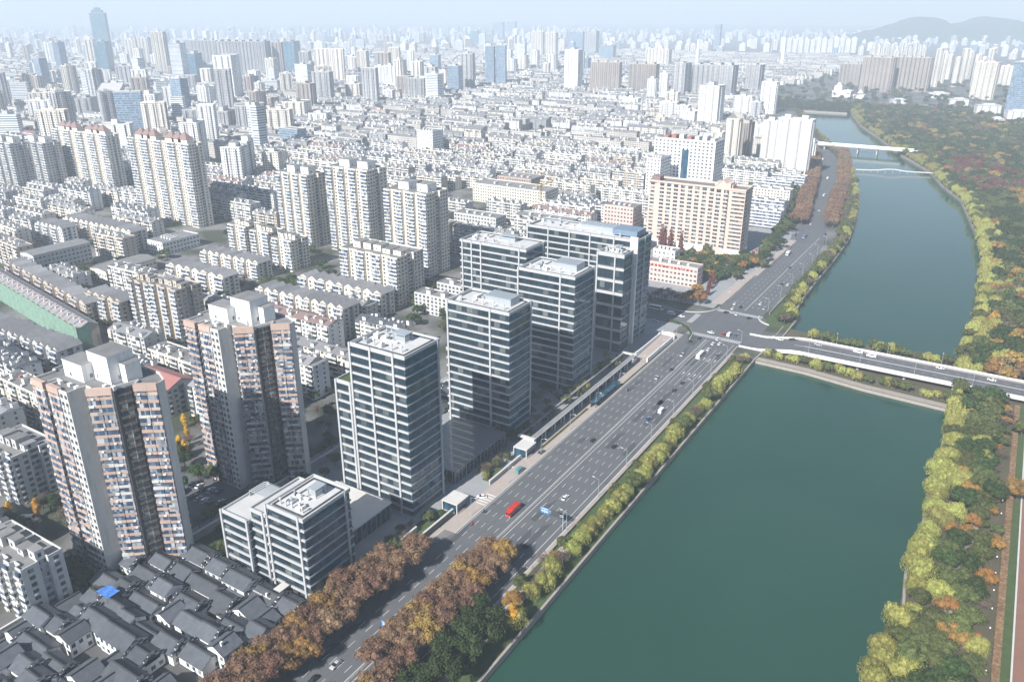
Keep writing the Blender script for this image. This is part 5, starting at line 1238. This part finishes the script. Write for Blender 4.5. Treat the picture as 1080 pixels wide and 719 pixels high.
# ------------------------------------------------------------------ ordinary blocks of the city
def in_occ(x0, x1, y0, y1):
    for a, b_, c, d in OCC:
        if x0 < b_ and x1 > a and y0 < d and y1 > c: return True
    return False
def slab_mesh(name, L, D, nf, roof, wall, bal, seed, detail=True):
    """one six-storey walk-up: windows, balconies, bays, roof clutter in one mesh, origin at centre of base"""
    r = random.Random(seed); b = MB(); fh = 2.9; h = nf*fh; x0, x1, y0, y1 = -L/2, L/2, -D/2, D/2
    b.box(x0, x1, y0, y1, 0, h, 0, 1, bot=False)
    n = max(3, round(L/3.3)); s = L/n
    for k in range(nf):
        z = k*fh
        for i in range(n):
            x = x0+i*s; u_ = i % 4
            if u_ in (0, 3):      # enclosed balcony
                b.box(x+.15, x+s-.15, y0-1.1, y0, z-.1, z+1., 2); b.box(x+.25, x+s-.25, y0-1.0, y0, z+1., z+2.5, 3 if r.random() < .8 else 2)
            else:
                b.quad((x+s*.2, y0-.04, z+.9), (x+s*.8, y0-.04, z+.9), (x+s*.8, y0-.04, z+2.3), (x+s*.2, y0-.04, z+2.3), 3)
                b.box(x+s*.1, x+s*.9, y0-.5, y0, z+2.4, z+2.5, 2)
                if r.random() < .35: b.box(x+s*.3, x+s*.3+.9, y0-.45, y0, z+.1, z+.7, 4)
            b.quad((x+s*.75, y1+.04, z+.9), (x+s*.25, y1+.04, z+.9), (x+s*.25, y1+.04, z+2.2), (x+s*.75, y1+.04, z+2.2), 3)
        for sx, xx in ((1, x1+.04), (-1, x0-.04)):
            for yy in (-D*.25, D*.2):
                q = [(xx, yy-.6, z+1), (xx, yy+.6, z+1), (xx, yy+.6, z+2.3), (xx, yy-.6, z+2.3)]; b.quad(*(q if sx > 0 else q[::-1]), 3)
    if roof == 'hip':
        k0 = x0
        while k0 < x1-4:
            w = min(r.uniform(9, 16), x1-k0); b.gable(k0, k0+w-.3, y0+.2, y1-.2, h, r.uniform(1.6, 2.4), 'x', 5, 2, .5, .15)
            xm = k0+w*.4; b.box(xm, xm+2.6, y0+.6, y0+3.6, h, h+2.6, 2, 5)
            if r.random() < .7: b.box(xm+4, xm+6, y1-4, y1-1, h, h+3., 2, 5)
            k0 += w
    else:
        for a, c, d, e in ((x0, x1, y0, y0+.25), (x0, x1, y1-.25, y1), (x0, x0+.25, y0+.25, y1-.25), (x1-.25, x1, y0+.25, y1-.25)): b.box(a, c, d, e, h, h+.8, 0)
        k0 = x0+3
        while k0 < x1-5:
            b.box(k0, k0+3, -2, 3, h, h+2.7, 2, 1); b.box(k0+4.2, k0+6., y0+1, y0+2.4, h+.3, h+1.2, 4)
            if r.random() < .6: b.box(k0+5, k0+7, 0, 2.5, h, h+1.6, r.choice([4, 5, 2]))
            k0 += r.uniform(8, 13)
    for i in range(int(L/4)):
        x = r.uniform(x0+1, x1-2); y = r.uniform(y0+1, y1-2); b.box(x, x+r.uniform(.8, 2), y, y+1.2, h+1.2, h+2.4, 4)
    return b.mesh(name, [wall, 'flatroof', bal, 'win', 'ac', roofm])
VAR = []; roofm = 'greyroof'; vr = random.Random(8)
for i in range(34):
    roofm = vr.choice(['greyroof', 'greyroof', 'greyroof', 'flatroof', 'greyroof', 'tile', 'brownroof'] if i != 7 else ['redroof'])
    L = vr.choice([34, 42, 50, 58, 66]); D = vr.choice([11.5, 12.5, 13.5]); nf = vr.choice([5, 6, 6, 7, 7])
    wl = vr.choice(['cream', 'white', 'offwhite', 'tan', 'offwhite', 'cream', 'white'])
    kind = vr.choice(['hip', 'hip', 'flat'])
    VAR.append((L, D, nf, slab_mesh('apartment_block', L, D, nf, kind, wl, vr.choice(['balc', 'balc', 'balc', 'white']), 500+i), {'cream': 'cream', 'white': 'white', 'offwhite': 'pale grey', 'tan': 'tan'}[wl], {'hip': 'pitched-roofed', 'flat': 'flat-roofed'}[kind]))
def leftlimit(y):     # nothing ordinary stands east of this line
    return interp([(-300, 0), (-300, 560), (-245, 720), (-215, 800), (-235, 900), (-262, 1087), (-300, 1300), (-345, 1400), (-420, 1600), (-520, 1900), (-600, 2300)], y)
CITY = []; fr_ = random.Random(3)
y = 60.
while y < 4300:
    step = 25 if y < 1500 else 30
    x = leftlimit(y)-fr_.random()*8
    xmin = -(y*2.35+420)
    big = y > 1900
    while x > xmin:
        L, D, nf, me, wc, rf = fr_.choice(VAR)
        ylocal = y+5*math.sin(x/170.)+(x+300)*-.10*(x < -430 and y < 320)
        if inview(x-L/2, ylocal, 10, 90):
            d = fr_.random()
            gap = noise.noise(Vector((x/210., y/210., 4.)))
            if not in_occ(x-L, x, ylocal-1, ylocal+D+1) and gap > -.42 and d > .06:
                CITY.append((math.hypot(x-L/2, ylocal), x-L/2, ylocal+D/2, L, D, nf, me, wc, rf, fr_.uniform(-.03, .03)+(-.10 if (x < -430 and y < 320) else 0)))
            elif d > .3 and not in_occ(x-8, x, ylocal, ylocal+8):
                for _ in range(2 if y < 900 else 1): tree(fr_.choice(['camphor', 'olive', 'camphor', 'bare']), x-fr_.random()*L, ylocal+fr_.random()*D, .9)
        if y < 1300 and fr_.random() < .62 and not in_occ(x-L/2-4, x-L/2+4, ylocal+D+2, ylocal+D+8): tree(fr_.choice(['camphor', 'camphor', 'olive', 'bare']), x-L/2+fr_.uniform(-10, 10), ylocal+D+6, fr_.uniform(.6, .9))
        x -= L+fr_.choice([3.5, 5, 7, 14])
    y += step*(1 if y < 2200 else 1.25)
for yy in (600, 640, 700): pass
CITY.sort(key=lambda t: t[0])
def city_item(c):
    d, x, y, L, D, nf, me, wc, rf, a = c
    o = link('apartment_block', me, None, (x, y, 0), a); item(o, '%s %s apartment slab' % (wc, rf), 'apartment block', 'ordinary apartment slabs of the city')
for c in CITY[:270]: city_item(c)
FARSLAB = CITY[270:]
b = MB(); fr2 = random.Random(6)
for d, x, y, L, D, nf, me, wc, rf, a in FARSLAB:
    h = nf*2.9+fr2.uniform(-2, 4); x0, x1, y0, y1 = x-L/2, x+L/2, y-D/2, y+D/2
    m = fr2.choice([0, 0, 1, 2, 3]); b.box(x0, x1, y0, y1, 0, h, m, 4 if fr2.random() < .7 else 5, bot=False)
    if d < 3200:
        if fr2.random() < .6: b.gable(x0, x1, y0, y1, h, 2.2, 'x', 6 if fr2.random() < .99 else 7, m, .4, .15)
        for _ in range(3 if d < 2300 else 2): q = fr2.uniform(x0+1, x1-5); b.box(q, q+fr2.uniform(2, 5), y0+1, y0+5, h, h+fr2.uniform(2, 4), fr2.choice([0, 1, 8]), bot=False)
tag(b.build('far_apartment_blocks', ['f_low', 'f_white', 'f_grey', 'f_cream', 'flatroof', 'paleroof', 'greyroof', 'redroof', 'white'])
    , 'dense quarter of low apartment slabs running to the skyline', 'apartment blocks', kind='stuff')
# ------------------------------------------------------------------ towers
FT = []
def far_tower(px0, px1, px2, ytop, ybase, mat, label=None, roof='box', land=None, hs=None):
    """front face px0..px1, shaded side px1..px2 in the photograph's frame; placed by the foot of the tower"""
    x, y = un((px0+px1)/2, ybase, 0); dep = pr(x, y, 0)[2]
    lo, hi = 0., 500.
    for _ in range(40):
        mz = (lo+hi)/2
        if pr(x, y, mz)[1] > ytop: lo = mz
        else: hi = mz
    h = lo; bearing = math.atan2(y, x); n = bearing+math.pi-math.radians(20); a = n+math.pi/2
    W = (px1-px0)*dep/FPX/math.cos(math.radians(20)); D = max(12, (px2-px1)*dep/FPX/math.sin(math.radians(20))*.8) if px2 > px1 else 16.
    D = min(D, 60)
    tower(x, y, a, W, D, h, mat, label, roof, land)
def tower(x, y, a, W, D, h, mat, label=None, roof='box', land=None, seed=None):
    r = random.Random(int(x*7+y*3)); b = MB(); m = {'f_cream': 1, 'f_white': 1, 'f_grey': 2, 'f_brown': 2}.get(mat, 2)
    b.box(-W/2, W/2, 0, D, 0, h, 0, 2, bot=False)
    if mat in ('f_cream', 'f_white', 'f_grey', 'f_brown'):
        n = max(1, int(W/11))
        for i in range(n): w = W/n; b.box(-W/2+i*w+w*.15, -W/2+i*w+w*.55, -1.8, .2, 0, h-1, 0, 2, bot=False)
        b.box(W/2-.2, W/2+1.4, D*.3, D*.6, 0, h-2, 0, 2, bot=False)
    b.box(-W/2-.2, W/2+.2, -.2, .2, h, h+1.2, 1, bot=False); b.box(-W/2-.2, W/2+.2, D-.2, D+.2, h, h+1.2, 1, bot=False); b.box(W/2-.2, W/2+.2, .2, D-.2, h, h+1.2, 1, bot=False)
    if roof == 'box':
        k = max(1, int(W/22))
        for i in range(k): cx = -W/2+W*(i+.5)/k; b.box(cx-4, cx+4, D*.25, D*.8, h, h+r.uniform(3, 7), 1, 2, bot=False)
    elif roof == 'dome':
        cx = 0; q = min(W, D)*.3
        for j in range(4): a0 = j/4; b.cyl(cx, D/2, h+q*.9*math.sin(a0*1.57), h+q*.9*math.sin((a0+.25)*1.57), q*math.cos(a0*1.57)+.1, q*math.cos((a0+.25)*1.57)+.1, 12, 1)
    elif roof == 'spire':
        b.box(-W*.35, W*.35, D*.2, D*.8, h, h+12, 0, 2, bot=False); b.box(-W*.2, W*.2, D*.3, D*.7, h+12, h+22, 0, 2, bot=False); b.cyl(0, D/2, h+22, h+46, 1.6, .2, 6, 1)
    elif roof == 'slant':
        b.quad((-W/2, 0, h), (W/2, 0, h), (W/2, D*.6, h+14), (-W/2, D*.6, h+14), 1); b.quad((W/2, D*.6, h+14), (W/2, D*.6, h), (-W/2, D*.6, h), (-W/2, D*.6, h+14), 1); b.tri((W/2, 0, h), (W/2, D*.6, h), (W/2, D*.6, h+14), 1)
    elif roof == 'gable': b.gable(-W/2, W/2, 0, D, h, 9, 'y', 1, 2)
    o = b.build('high_rise_tower', [mat, {'f_cream': 'cream', 'f_white': 'white', 'f_brown': 'tan'}.get(mat, 'offwhite'), 'flatroof']); o.location = (x, y, 0); o.rotation_euler = (0, 0, a)
    if label: tag(o, label, 'tower', 'high-rise towers of the far city')
    else: item(o, {'f_cream': 'cream', 'f_white': 'white', 'f_grey': 'pale grey', 'f_brown': 'brown', 'f_glass': 'blue glass', 'f_stripe': 'white striped', 'f_teal': 'dark teal glass'}[mat]+' high-rise', 'tower', 'high-rise towers of the far city')
    if land: LAND.append((x, y, land))
    FT.append((x, y, max(W, D)/2+8)); return o
T = far_tower
T(734, 754, 762, 91, 140, 'f_white', 'tall white slab tower rising behind the white punched-window office', land='the tall white slab tower')
T(814, 848, 850, 126, 186, 'f_white', 'white slab tower standing nearest the tree-lined road by the river', land='the white riverside slab')
T(800, 814, 818, 128, 176, 'f_white', 'lower left wing tower of the white riverside slab')
T(708, 720, 728, 67, 108, 'f_grey'); T(727, 769, 776, 69, 108, 'f_grey', 'wide grey gate-shaped tower with two shaded blue sides', land='the gate-shaped tower'); T(784, 798, 804, 69, 104, 'f_grey'); T(800, 815, 819, 87, 120, 'f_white')
T(762, 774, 779, 126, 178, 'f_cream', 'narrow cream tower with a pink gabled top', roof='gable'); T(777, 786, 793, 130, 170, 'f_brown')
T(621.5, 652, 655, 66, 103, 'f_brown', 'broad brown-gridded slab tower left of its look-alike', land='the brown-gridded slabs'); T(662, 690, 694, 68, 104, 'f_brown', 'broad brown-gridded slab tower right of its look-alike')
T(594.6, 608.5, 615, 53, 100, 'f_white', 'slim bright white tower with a blue-shaded side near the picture centre', land='the slim bright white tower')
T(632, 646, 650, 48, 66, 'f_glass'); T(512, 521, 522, 49, 95, 'f_glass'); T(523, 533, 535, 48, 95, 'f_glass'); T(486, 499, 502, 57, 100, 'f_grey'); T(473, 484, 490, 70, 103, 'f_glass'); T(449, 460, 464, 71, 107, 'f_grey'); T(430, 448, 451, 83, 111, 'f_grey'); T(400, 420, 424, 60, 80, 'f_white'); T(396, 416, 421, 70, 96, 'f_white')
T(231, 249, 261, 59, 111, 'f_white', 'tall white office tower with a broad blue-shaded side, upper left', roof='', land='the tall white office tower'); T(184, 195, 203, 46, 90, 'f_stripe'); T(203, 210, 221, 57, 96, 'f_teal'); T(206, 231, 234, 43, 80, 'f_grey'); T(232, 282, 290, 44, 84, 'f_grey'); T(290, 300, 304, 45, 83, 'f_brown'); T(302, 313, 323, 44, 83, 'f_teal'); T(334, 364, 366, 52, 92, 'f_cream', 'broad cream tower with a concave top, upper left', roof='dome')
T(104, 118, 121, 14, 66, 'f_teal', 'tallest far skyscraper with a spire on the left skyline', roof='spire', land='the tallest skyscraper'); T(105, 116, 130, 44, 81, 'f_teal'); T(40, 54, 58, 67, 92, 'f_white'); T(36, 40, 42, 66, 92, 'f_teal'); T(49, 60, 66, 45, 70, 'f_white'); T(63, 68, 78, 45, 85, 'f_glass'); T(109, 130, 147, 97, 130, 'f_stripe', 'white striped office with a slanted white top, far left', roof='slant', land='the slant-topped office')
T(136, 146, 149, 42, 68, 'f_cream'); T(149, 159, 163, 40, 68, 'f_cream'); T(167, 178, 183, 34, 83, 'f_cream'); T(95, 103, 108, 42, 78, 'f_cream'); T(6, 21, 29, 84, 112, 'f_white'); T(34, 54, 62, 98, 118, 'f_cream'); T(62, 78, 86, 102, 128, 'f_white'); T(84, 98, 108, 104, 128, 'f_grey'); T(175, 188, 198, 92, 116, 'f_white'); T(126, 142, 152, 70, 96, 'f_grey')
T(239, 258, 272, 156, 204, 'f_white', 'white tower with a grey screen wall behind the leftmost roof-box tower', land='the grey-screened tower'); T(259, 266, 275, 150, 200, 'f_white'); T(196, 213, 224, 130, 175, 'f_white'); T(280, 296, 304, 161, 196, 'f_cream'); T(150, 168, 178, 100, 138, 'f_white'); T(225, 243, 256, 118, 145, 'f_grey'); T(252, 272, 286, 112, 145, 'f_grey'); T(275, 292, 300, 116, 142, 'f_cream'); T(300, 322, 332, 108, 132, 'f_cream'); T(327, 345, 352, 120, 138, 'f_white'); T(196, 216, 226, 116, 140, 'f_grey')
T(906, 935.5, 940, 61, 97, 'f_brown', 'wide brown residential slab beyond the river, left half', land='the wide brown slabs'); T(941, 974, 977, 61, 97, 'f_brown', 'wide brown residential slab beyond the river, right half'); T(884, 904, 906, 68, 90, 'f_brown')
T(1022, 1043, 1047, 66, 105, 'f_cream', 'beige slab tower with dark central strip beyond the park', land='the beige strip tower'); T(1058, 1080, 1084, 66, 128, 'f_glass', 'blue-grey glass tower cut by the right picture edge', land='the blue tower at right edge'); T(1051, 1065, 1068, 70, 92, 'f_cream')
for i in range(9): T(981+i*7, 986+i*7, 988+i*7, 52+i % 4*3, 92-i % 3*4, 'f_cream', roof='dome')
for i in range(13): T(822+i*6.2, 827+i*6.2, 828+i*6.2, 40+i % 3, 56, 'f_white')
for i in range(12): T(918+i*4.8, 922+i*4.8, 922.8+i*4.8, 46+i % 3*2, 60, 'f_cream')
T(600, 614, 618, 34, 58, 'f_glass'); T(616, 628, 632, 33, 60, 'f_grey'); T(574, 586, 589, 35, 62, 'f_cream'); T(560, 572, 574, 34, 62, 'f_cream'); T(680, 704, 708, 52, 74, 'f_cream'); T(520, 530, 533, 24, 40, 'f_glass'); T(534, 543, 547, 23, 40, 'f_glass'); T(496, 504, 506, 33, 50, 'f_teal'); T(752, 758, 760, 26, 52, 'f_glass')
T(681, 690, 693, 84, 112, 'f_white'); T(694, 702, 704, 78, 112, 'f_white'); T(694, 712, 714, 108, 132, 'f_white'); T(712, 724, 728, 112, 134, 'f_white'); T(378, 388, 390, 54, 90, 'f_cream'); T(368, 382, 386, 60, 84, 'f_white')
def smoke_stack(px, y0, y1, label):
    x, y = un(px, y1, 0); d = pr(x, y, 0)[2]; h = (y1-y0)*d/FPX*1.05
    b = MB(); b.cyl(0, 0, 0, h, 7.5, 5.5, 12); b.cyl(0, 0, h, h+3, 6, 6, 12); o = b.build('chimney', ['white']); o.location = (x, y, 0); tag(o, label, 'chimney', 'tall white power-station chimneys')
for a_ in ((772, 790, 793, 102, 128, 'f_white'), (700, 713, 716, 98, 122, 'f_cream'), (791, 813, 815, 134, 158, 'f_white'), (715, 731, 735, 118, 138, 'f_white'), (655, 672, 676, 104, 120, 'f_white'), (748, 760, 763, 140, 160, 'f_cream'), (790, 800, 803, 108, 132, 'f_grey'), (690, 700, 703, 124, 142, 'f_cream'), (738, 748, 750, 76, 100, 'f_cream'), (848, 856, 858, 150, 172, 'f_white')): T(*a_)
smoke_stack(734.5, 46, 72, 'tall white chimney rising behind the gate-shaped tower'); smoke_stack(824, 47, 73, 'tall white chimney standing alone right of the gate-shaped tower')
# white temple-like complex and low buildings beyond the river
x, y = un(892, 103, 0)
t = thing('white_pavilion', 'bright white domed pavilion complex among trees beyond the river head', 'pavilion', (x, y, 0), None, 'the white pavilion')
b = MB(); b.box(-35, 10, 0, 40, 0, 16); b.box(-30, -12, -6, 10, 0, 28); b.box(20, 46, -20, 10, 0, 9); b.build('wall', ['white'], t); b = MB()
for q in (-21, 2, 33):
    for j in range(4): b.cyl(q, 4, (28 if q == -21 else 12)+j*2, (28 if q == -21 else 12)+j*2+2, 8-j*1.6, 6.4-j*1.6, 12)
b.build('dome', ['white'], t)
for i, (a, c, yy, h, lab) in enumerate(((980, 1000, 104, 14, 'low white hall with a grey roof among the park trees, upper right'), (1002, 1020, 112, 16, 'low white office with dark windows left of the beige strip tower'), (1030, 1053, 124, 26, 'white block left of the blue tower at right edge'), (1062, 1084, 130, 24, 'white curved-roof block at the right picture edge'), (940, 956, 110, 10, 'small white house among trees before the wide brown slabs'), (1046, 1058, 132, 12, 'small grey shed among the park trees at right'))):
    x, y = un((a+c)/2, yy, 0); d = pr(x, y, 0)[2]; W = (c-a)*d/FPX
    t = thing('low_building', lab, 'low building', (x, y, 0), None, None, math.radians(20)); b = MB(); b.box(-W/2, W/2, 0, 22, 0, h*.9); b.build('wall', ['f_white'], t); b = MB(); b.box(-W/2-.5, W/2+.5, -.5, 22.5, h*.9, h*.9+1); b.box(-W/4, W/4, 5, 15, h*.9+1, h*.9+4); b.build('roof', ['paleroof'], t)
# random towers filling the distance
NB = len(FT); rr = random.Random(12); cand = []
for _ in range(9000):
    d = 1250*math.exp(rr.random()*2.1); px = rr.uniform(-60, 1140)
    ang = YAW+math.pi/2-math.atan((px-540)/FPX*1.0); x, y = d*math.cos(ang), d*math.sin(ang)
    if not inview(x, y, 20, 60): continue
    if x > leftlimit(y)-10 and (y < 2150 or x > -900) and not (y > 3400): continue
    c = noise.noise(Vector((x/620., y/620., 2.)))
    if d < 2600 and px > 330 and c < .12: continue
    if d < 1900 and px > 330: continue
    if c < -.12 and rr.random() < .7: continue
    if px > 620 and d < 4600: continue
    cand.append((d, x, y))
cand.sort(); chosen = []
cell = {}
for d, x, y in cand:
    sp_ = 52 if d < 3000 else 70
    if d < 2400 and len(chosen) > 100000: continue
    ok = all((x-a)**2+(y-c)**2 > (q+22)**2 for a, c, q in FT[:NB]) if d < 3000 else True
    k = (int(x//sp_), int(y//sp_))
    if not ok or any((k[0]+i, k[1]+j) in cell for i in (-1, 0, 1) for j in (-1, 0, 1)): continue
    if rr.random() < .25: continue
    cell[k] = 1; chosen.append((d, x, y))
mats_ = ['f_cream', 'f_white', 'f_white', 'f_grey', 'f_cream', 'f_glass', 'f_brown', 'f_stripe']
b = MB(); ntow = 0
for d, x, y in chosen:
    W, D, h = rr.uniform(20, 44), rr.uniform(15, 24), rr.choice([34, 50, 56, 66, 78, 90])*rr.uniform(.85, 1.15)
    if d > 4000: h *= .9
    if pr(x, y, 0)[0] > 620: h = min(h, rr.uniform(28, 52))
    m = rr.choice(mats_); bearing = math.atan2(y, x); a = (bearing+math.pi-math.radians(rr.choice([14, 20, 26, -10]))+math.pi/2) if rr.random() < .6 else rr.uniform(-.3, .1)
    if ntow < 300-NB and d < 5000: tower(x, y, a, W, D, h, m, roof=rr.choice(['box', 'box', '', 'dome'])); ntow += 1
    else:
        mi = {'f_cream': 0, 'f_white': 1, 'f_grey': 2, 'f_glass': 3, 'f_brown': 4, 'f_stripe': 5}[m]; c, s_ = math.cos(a), math.sin(a)
        b.fbox((x, y, c, s_, s_, -c), -W/2, W/2, -D, 0, 0, h, mi); b.fbox((x, y, c, s_, s_, -c), -W/5, W/5, -D*.7, -D*.3, h, h+5, 6)
tag(b.build('far_towers', ['f_cream', 'f_white', 'f_grey', 'f_glass', 'f_brown', 'f_stripe', 'white']), 'haze-veiled mass of towers along the whole skyline', 'towers', kind='stuff')
print('slabs', len(CITY), 'towers', len(chosen), 'near', NB)
# extra distant woodland and street trees
for _ in range(900):
    px, py = tr_.uniform(0, 860), 60+tr_.random()**1.0*110; x, y = un(px, py, 0)
    if x < leftlimit(y)-10: tree(tr_.choice(['camphor', 'camphor', 'olive', 'bare']), x, y, 1.1)
for _ in range(700):
    px, py = tr_.uniform(800, 1080), 72+tr_.random()*62; x, y = un(px, py, 0)
    if (y > 1960 or x > interp(RIV_R, min(y, 1930))+40): tree(tr_.choice(['camphor', 'camphor', 'olive', 'bare', 'bare']), x, y, 1.5)
# ------------------------------------------------------------------ plant the trees
PLANT.sort(key=lambda t: t[0]); cnt = {}; rest = {}
for d, k, x, y, z, s, s2, a in PLANT:
    n = cnt.get(k, 0); name = TNAME[k]
    lim = 300 if k not in ('plane', 'planeg') else 150
    if n < lim:
        cnt[k] = n+1; i = tr_.randrange(100)
        if d < 480:
            V_ = TK[k][0]; c, tk = V_[i % len(V_)]; o = link(name, None, None, (x, y, z), a); o.scale = (s, s, s2); link('crown', c, o); link('trunk', tk, o)
        else:
            o = link(name, TK[k][1][i % 4], None, (x, y, z), a); o.scale = (s, s, s2)
        side = 'willow' if 0 else ''
        item(o, SPEC[k][2], 'tree', GR[k])
    else: rest.setdefault(k, []).append((x, y, z, s, s2, a))
print('trees', cnt, {k: len(v) for k, v in rest.items()})
for k, L in rest.items():
    P_, F_, Mi, base = [], [], [], 0
    W_ = TK[k][2]; arr = [(np.array(c.v), [np.array(f)+0 for f in c.f], c) for c in W_]
    vs = []; fs = []; ms = []; off = 0
    for j, (x, y, z, s, s2, a) in enumerate(L):
        c = W_[j % 4]; v = np.array(c.v); co, si = math.cos(a)*s, math.sin(a)*s
        vs.append(np.stack([v[:, 0]*co-v[:, 1]*si+x, v[:, 0]*si+v[:, 1]*co+y, v[:, 2]*s2+z], 1))
        fs += [tuple(q+off for q in f) for f in c.f]; ms += c.m; off += len(v)
    me = bpy.data.meshes.new('far_trees'); me.from_pydata(np.concatenate(vs).tolist(), [], fs); me.materials.append(M[SPEC[k][1]]); me.materials.append(M['bark']); me.polygons.foreach_set('material_index', ms)
    tag(link('far_'+TNAME[k].replace('_tree', '')+'_trees', me), 'distant woodland of %ss scattered beyond the nearer trees' % SPEC[k][2], 'woodland', kind='stuff')
# clipped brown hedge, lawn, track at the right edge
for nm, x0, x1, mat, z1 in (('brown_hedge', 27, 29.4, 'l_plane', 1.3), ('green_strip', 29.6, 32.4, 'grass', .12)):
    b = MB()
    for y in range(215, 478, 2): w = .25*math.sin(y*1.3); b.box(x0-w*.3, x1+w*.3, y, y+1.97, 0, z1+w*.4*(z1 > 1))
    o = b.build(nm, [mat]); tag(o, 'long clipped russet hedge beside the park track' if z1 > 1 else 'narrow grass strip between the russet hedge and the red track', 'hedge' if z1 > 1 else 'grass strip')
b = MB(); b.quad((33.2, 200, .04), (40, 200, .04), (40, 478, .04), (33.2, 478, .04)); structure('red_track', b, ['redpath'])
b = MB(); b.box(32.5, 33.1, 200, 478, 0, .18); structure('track_kerb', b, ['lconcrete'])
b = MB(); pts = [(14, 222), (12, 240), (16, 262), (11, 285), (13, 310), (17, 340), (13, 380), (16, 420), (14, 470)]
for (xa, ya), (xb, yb) in zip(pts, pts[1:]): b.quad((xa-1.4, ya, .05), (xa+1.4, ya, .05), (xb+1.4, yb, .05), (xb-1.4, yb, .05))
structure('park_path', b, ['path'])
for i in range(14):
    b = MB(); b.cyl(0, 0, 0, 3.4, .07, .05, 6); o = link('park_lamp', None, None, (25.2, 226+i*11.5, 0)); b.build('pole', ['dmetal'], o); b = MB(); b.cyl(0, 0, 3.4, 3.9, .28, .2, 8); b.build('lantern', ['whitesign'], o); item(o, 'white park lantern', 'lamp', 'park lanterns along the russet hedge')
# ------------------------------------------------------------------ haze, sky, sun, camera
b = MB(); b.box(-14000, 9000, -1400, 14500, -6, 430); hz = b.build('haze', []); tag(hz, 'pale blue haze over the whole city', 'haze', kind='stuff')
m = bpy.data.materials.new('haze'); m.use_nodes = True; nt = m.node_tree; nt.nodes.clear()
o_ = nt.nodes.new('ShaderNodeOutputMaterial'); v = nt.nodes.new('ShaderNodeVolumePrincipled'); v.inputs['Density'].default_value = HAZE; v.inputs['Color'].default_value = HAZECOL; v.inputs['Anisotropy'].default_value = HAZEG
nt.links.new(v.outputs[0], o_.inputs['Volume']); hz.data.materials.append(m)
SUN_AZ, SUN_EL = math.radians(265), math.radians(37)      # math angle of the direction towards the sun
w = bpy.data.worlds.new('World'); S.world = w; w.use_nodes = True; nt = w.node_tree; bg = nt.nodes['Background']
sky = nt.nodes.new('ShaderNodeTexSky'); sky.sky_type = 'NISHITA'; sky.sun_disc = False; sky.sun_elevation = SUN_EL; sky.sun_rotation = math.pi/2-SUN_AZ
sky.air_density = 1.; sky.dust_density = .3; sky.ozone_density = 2.5; nt.links.new(sky.outputs[0], bg.inputs[0]); bg.inputs[1].default_value = SKY
sl = bpy.data.lights.new('sun', 'SUN'); sl.energy = SUN; sl.angle = math.radians(.6); sl.color = (1, .965, .915); so = link('sun', sl)
d = Vector((math.cos(SUN_AZ)*math.cos(SUN_EL), math.sin(SUN_AZ)*math.cos(SUN_EL), math.sin(SUN_EL))); so.rotation_euler = d.to_track_quat('Z', 'Y').to_euler()
cd = bpy.data.cameras.new('camera'); cd.sensor_width = 36; cd.lens = 28; cd.clip_start = 1; cd.clip_end = 40000
co = link('camera', cd); co.location = (0, 0, H); co.rotation_euler = (math.pi/2-PITCH, 0, YAW); S.camera = co
S.view_settings.view_transform = 'Standard'; S.view_settings.look = 'None'; S.view_settings.exposure = EXPO; S.view_settings.gamma = 1
S.render.engine = 'CYCLES'; S.cycles.volume_bounces = 1; S.cycles.max_bounces = 6; S.cycles.diffuse_bounces = 2; S.cycles.glossy_bounces = 2; S.cycles.transparent_max_bounces = 4
# ------------------------------------------------------------------ labels of the repeats
ORD = ['', 'nearest', 'second nearest', 'third nearest', 'fourth nearest', 'fifth nearest', 'sixth nearest', 'seventh nearest', 'eighth nearest', 'ninth nearest', 'tenth nearest']
def ordn(n): return ORD[n] if n < len(ORD) else '%dth nearest' % n if n % 10 not in (1, 2, 3) or n % 100 in (11, 12, 13) else '%d%s nearest' % (n, {1: 'st', 2: 'nd', 3: 'rd'}[n % 10])
LAND += [(-60, 300, 'the lower river'), (30, 300, 'the red track'), (30, 650, 'the park beyond the bridge'), (-100, 640, 'the upper river'), (-225, 95, 'the old quarter'), (-60, 950, 'the river bend')] if 0 else []
LAND += [(-149, 500, 'the junction'), (-224, 90, 'the middle of the old quarter')]
LP = [(pr(x, y, 0), x, y, n) for x, y, n in LAND]
B_ = {}
for o, k in ITEMS:
    x, y = o.location.x, o.location.y; p = pr(x, y, 0); best = None
    for q, lx, ly, n in LP:
        if q[2] < 5: continue
        dd = math.hypot(x-lx, y-ly)*(1+.0)
        if best is None or dd < best[0]: best = (dd, q, n)
    dd, q, n = best; dx, dy = p[0]-q[0], p[1]-q[1]
    side = ('right of' if dx > 0 else 'left of') if abs(dx) > 1.2*abs(dy) else ('in front of' if dy > 0 else 'behind')
    B_.setdefault((k, side, n), []).append((dd, o))
for (k, side, n), L in B_.items():
    L.sort(key=lambda t: t[0])
    for i, (dd, o) in enumerate(L):
        o['label'] = ('%s %s %s' % (k, side, n)) if len(L) == 1 else '%s %s, %s' % (k+' '+side, n, ordn(i+1))
print('objects', len(bpy.data.objects))
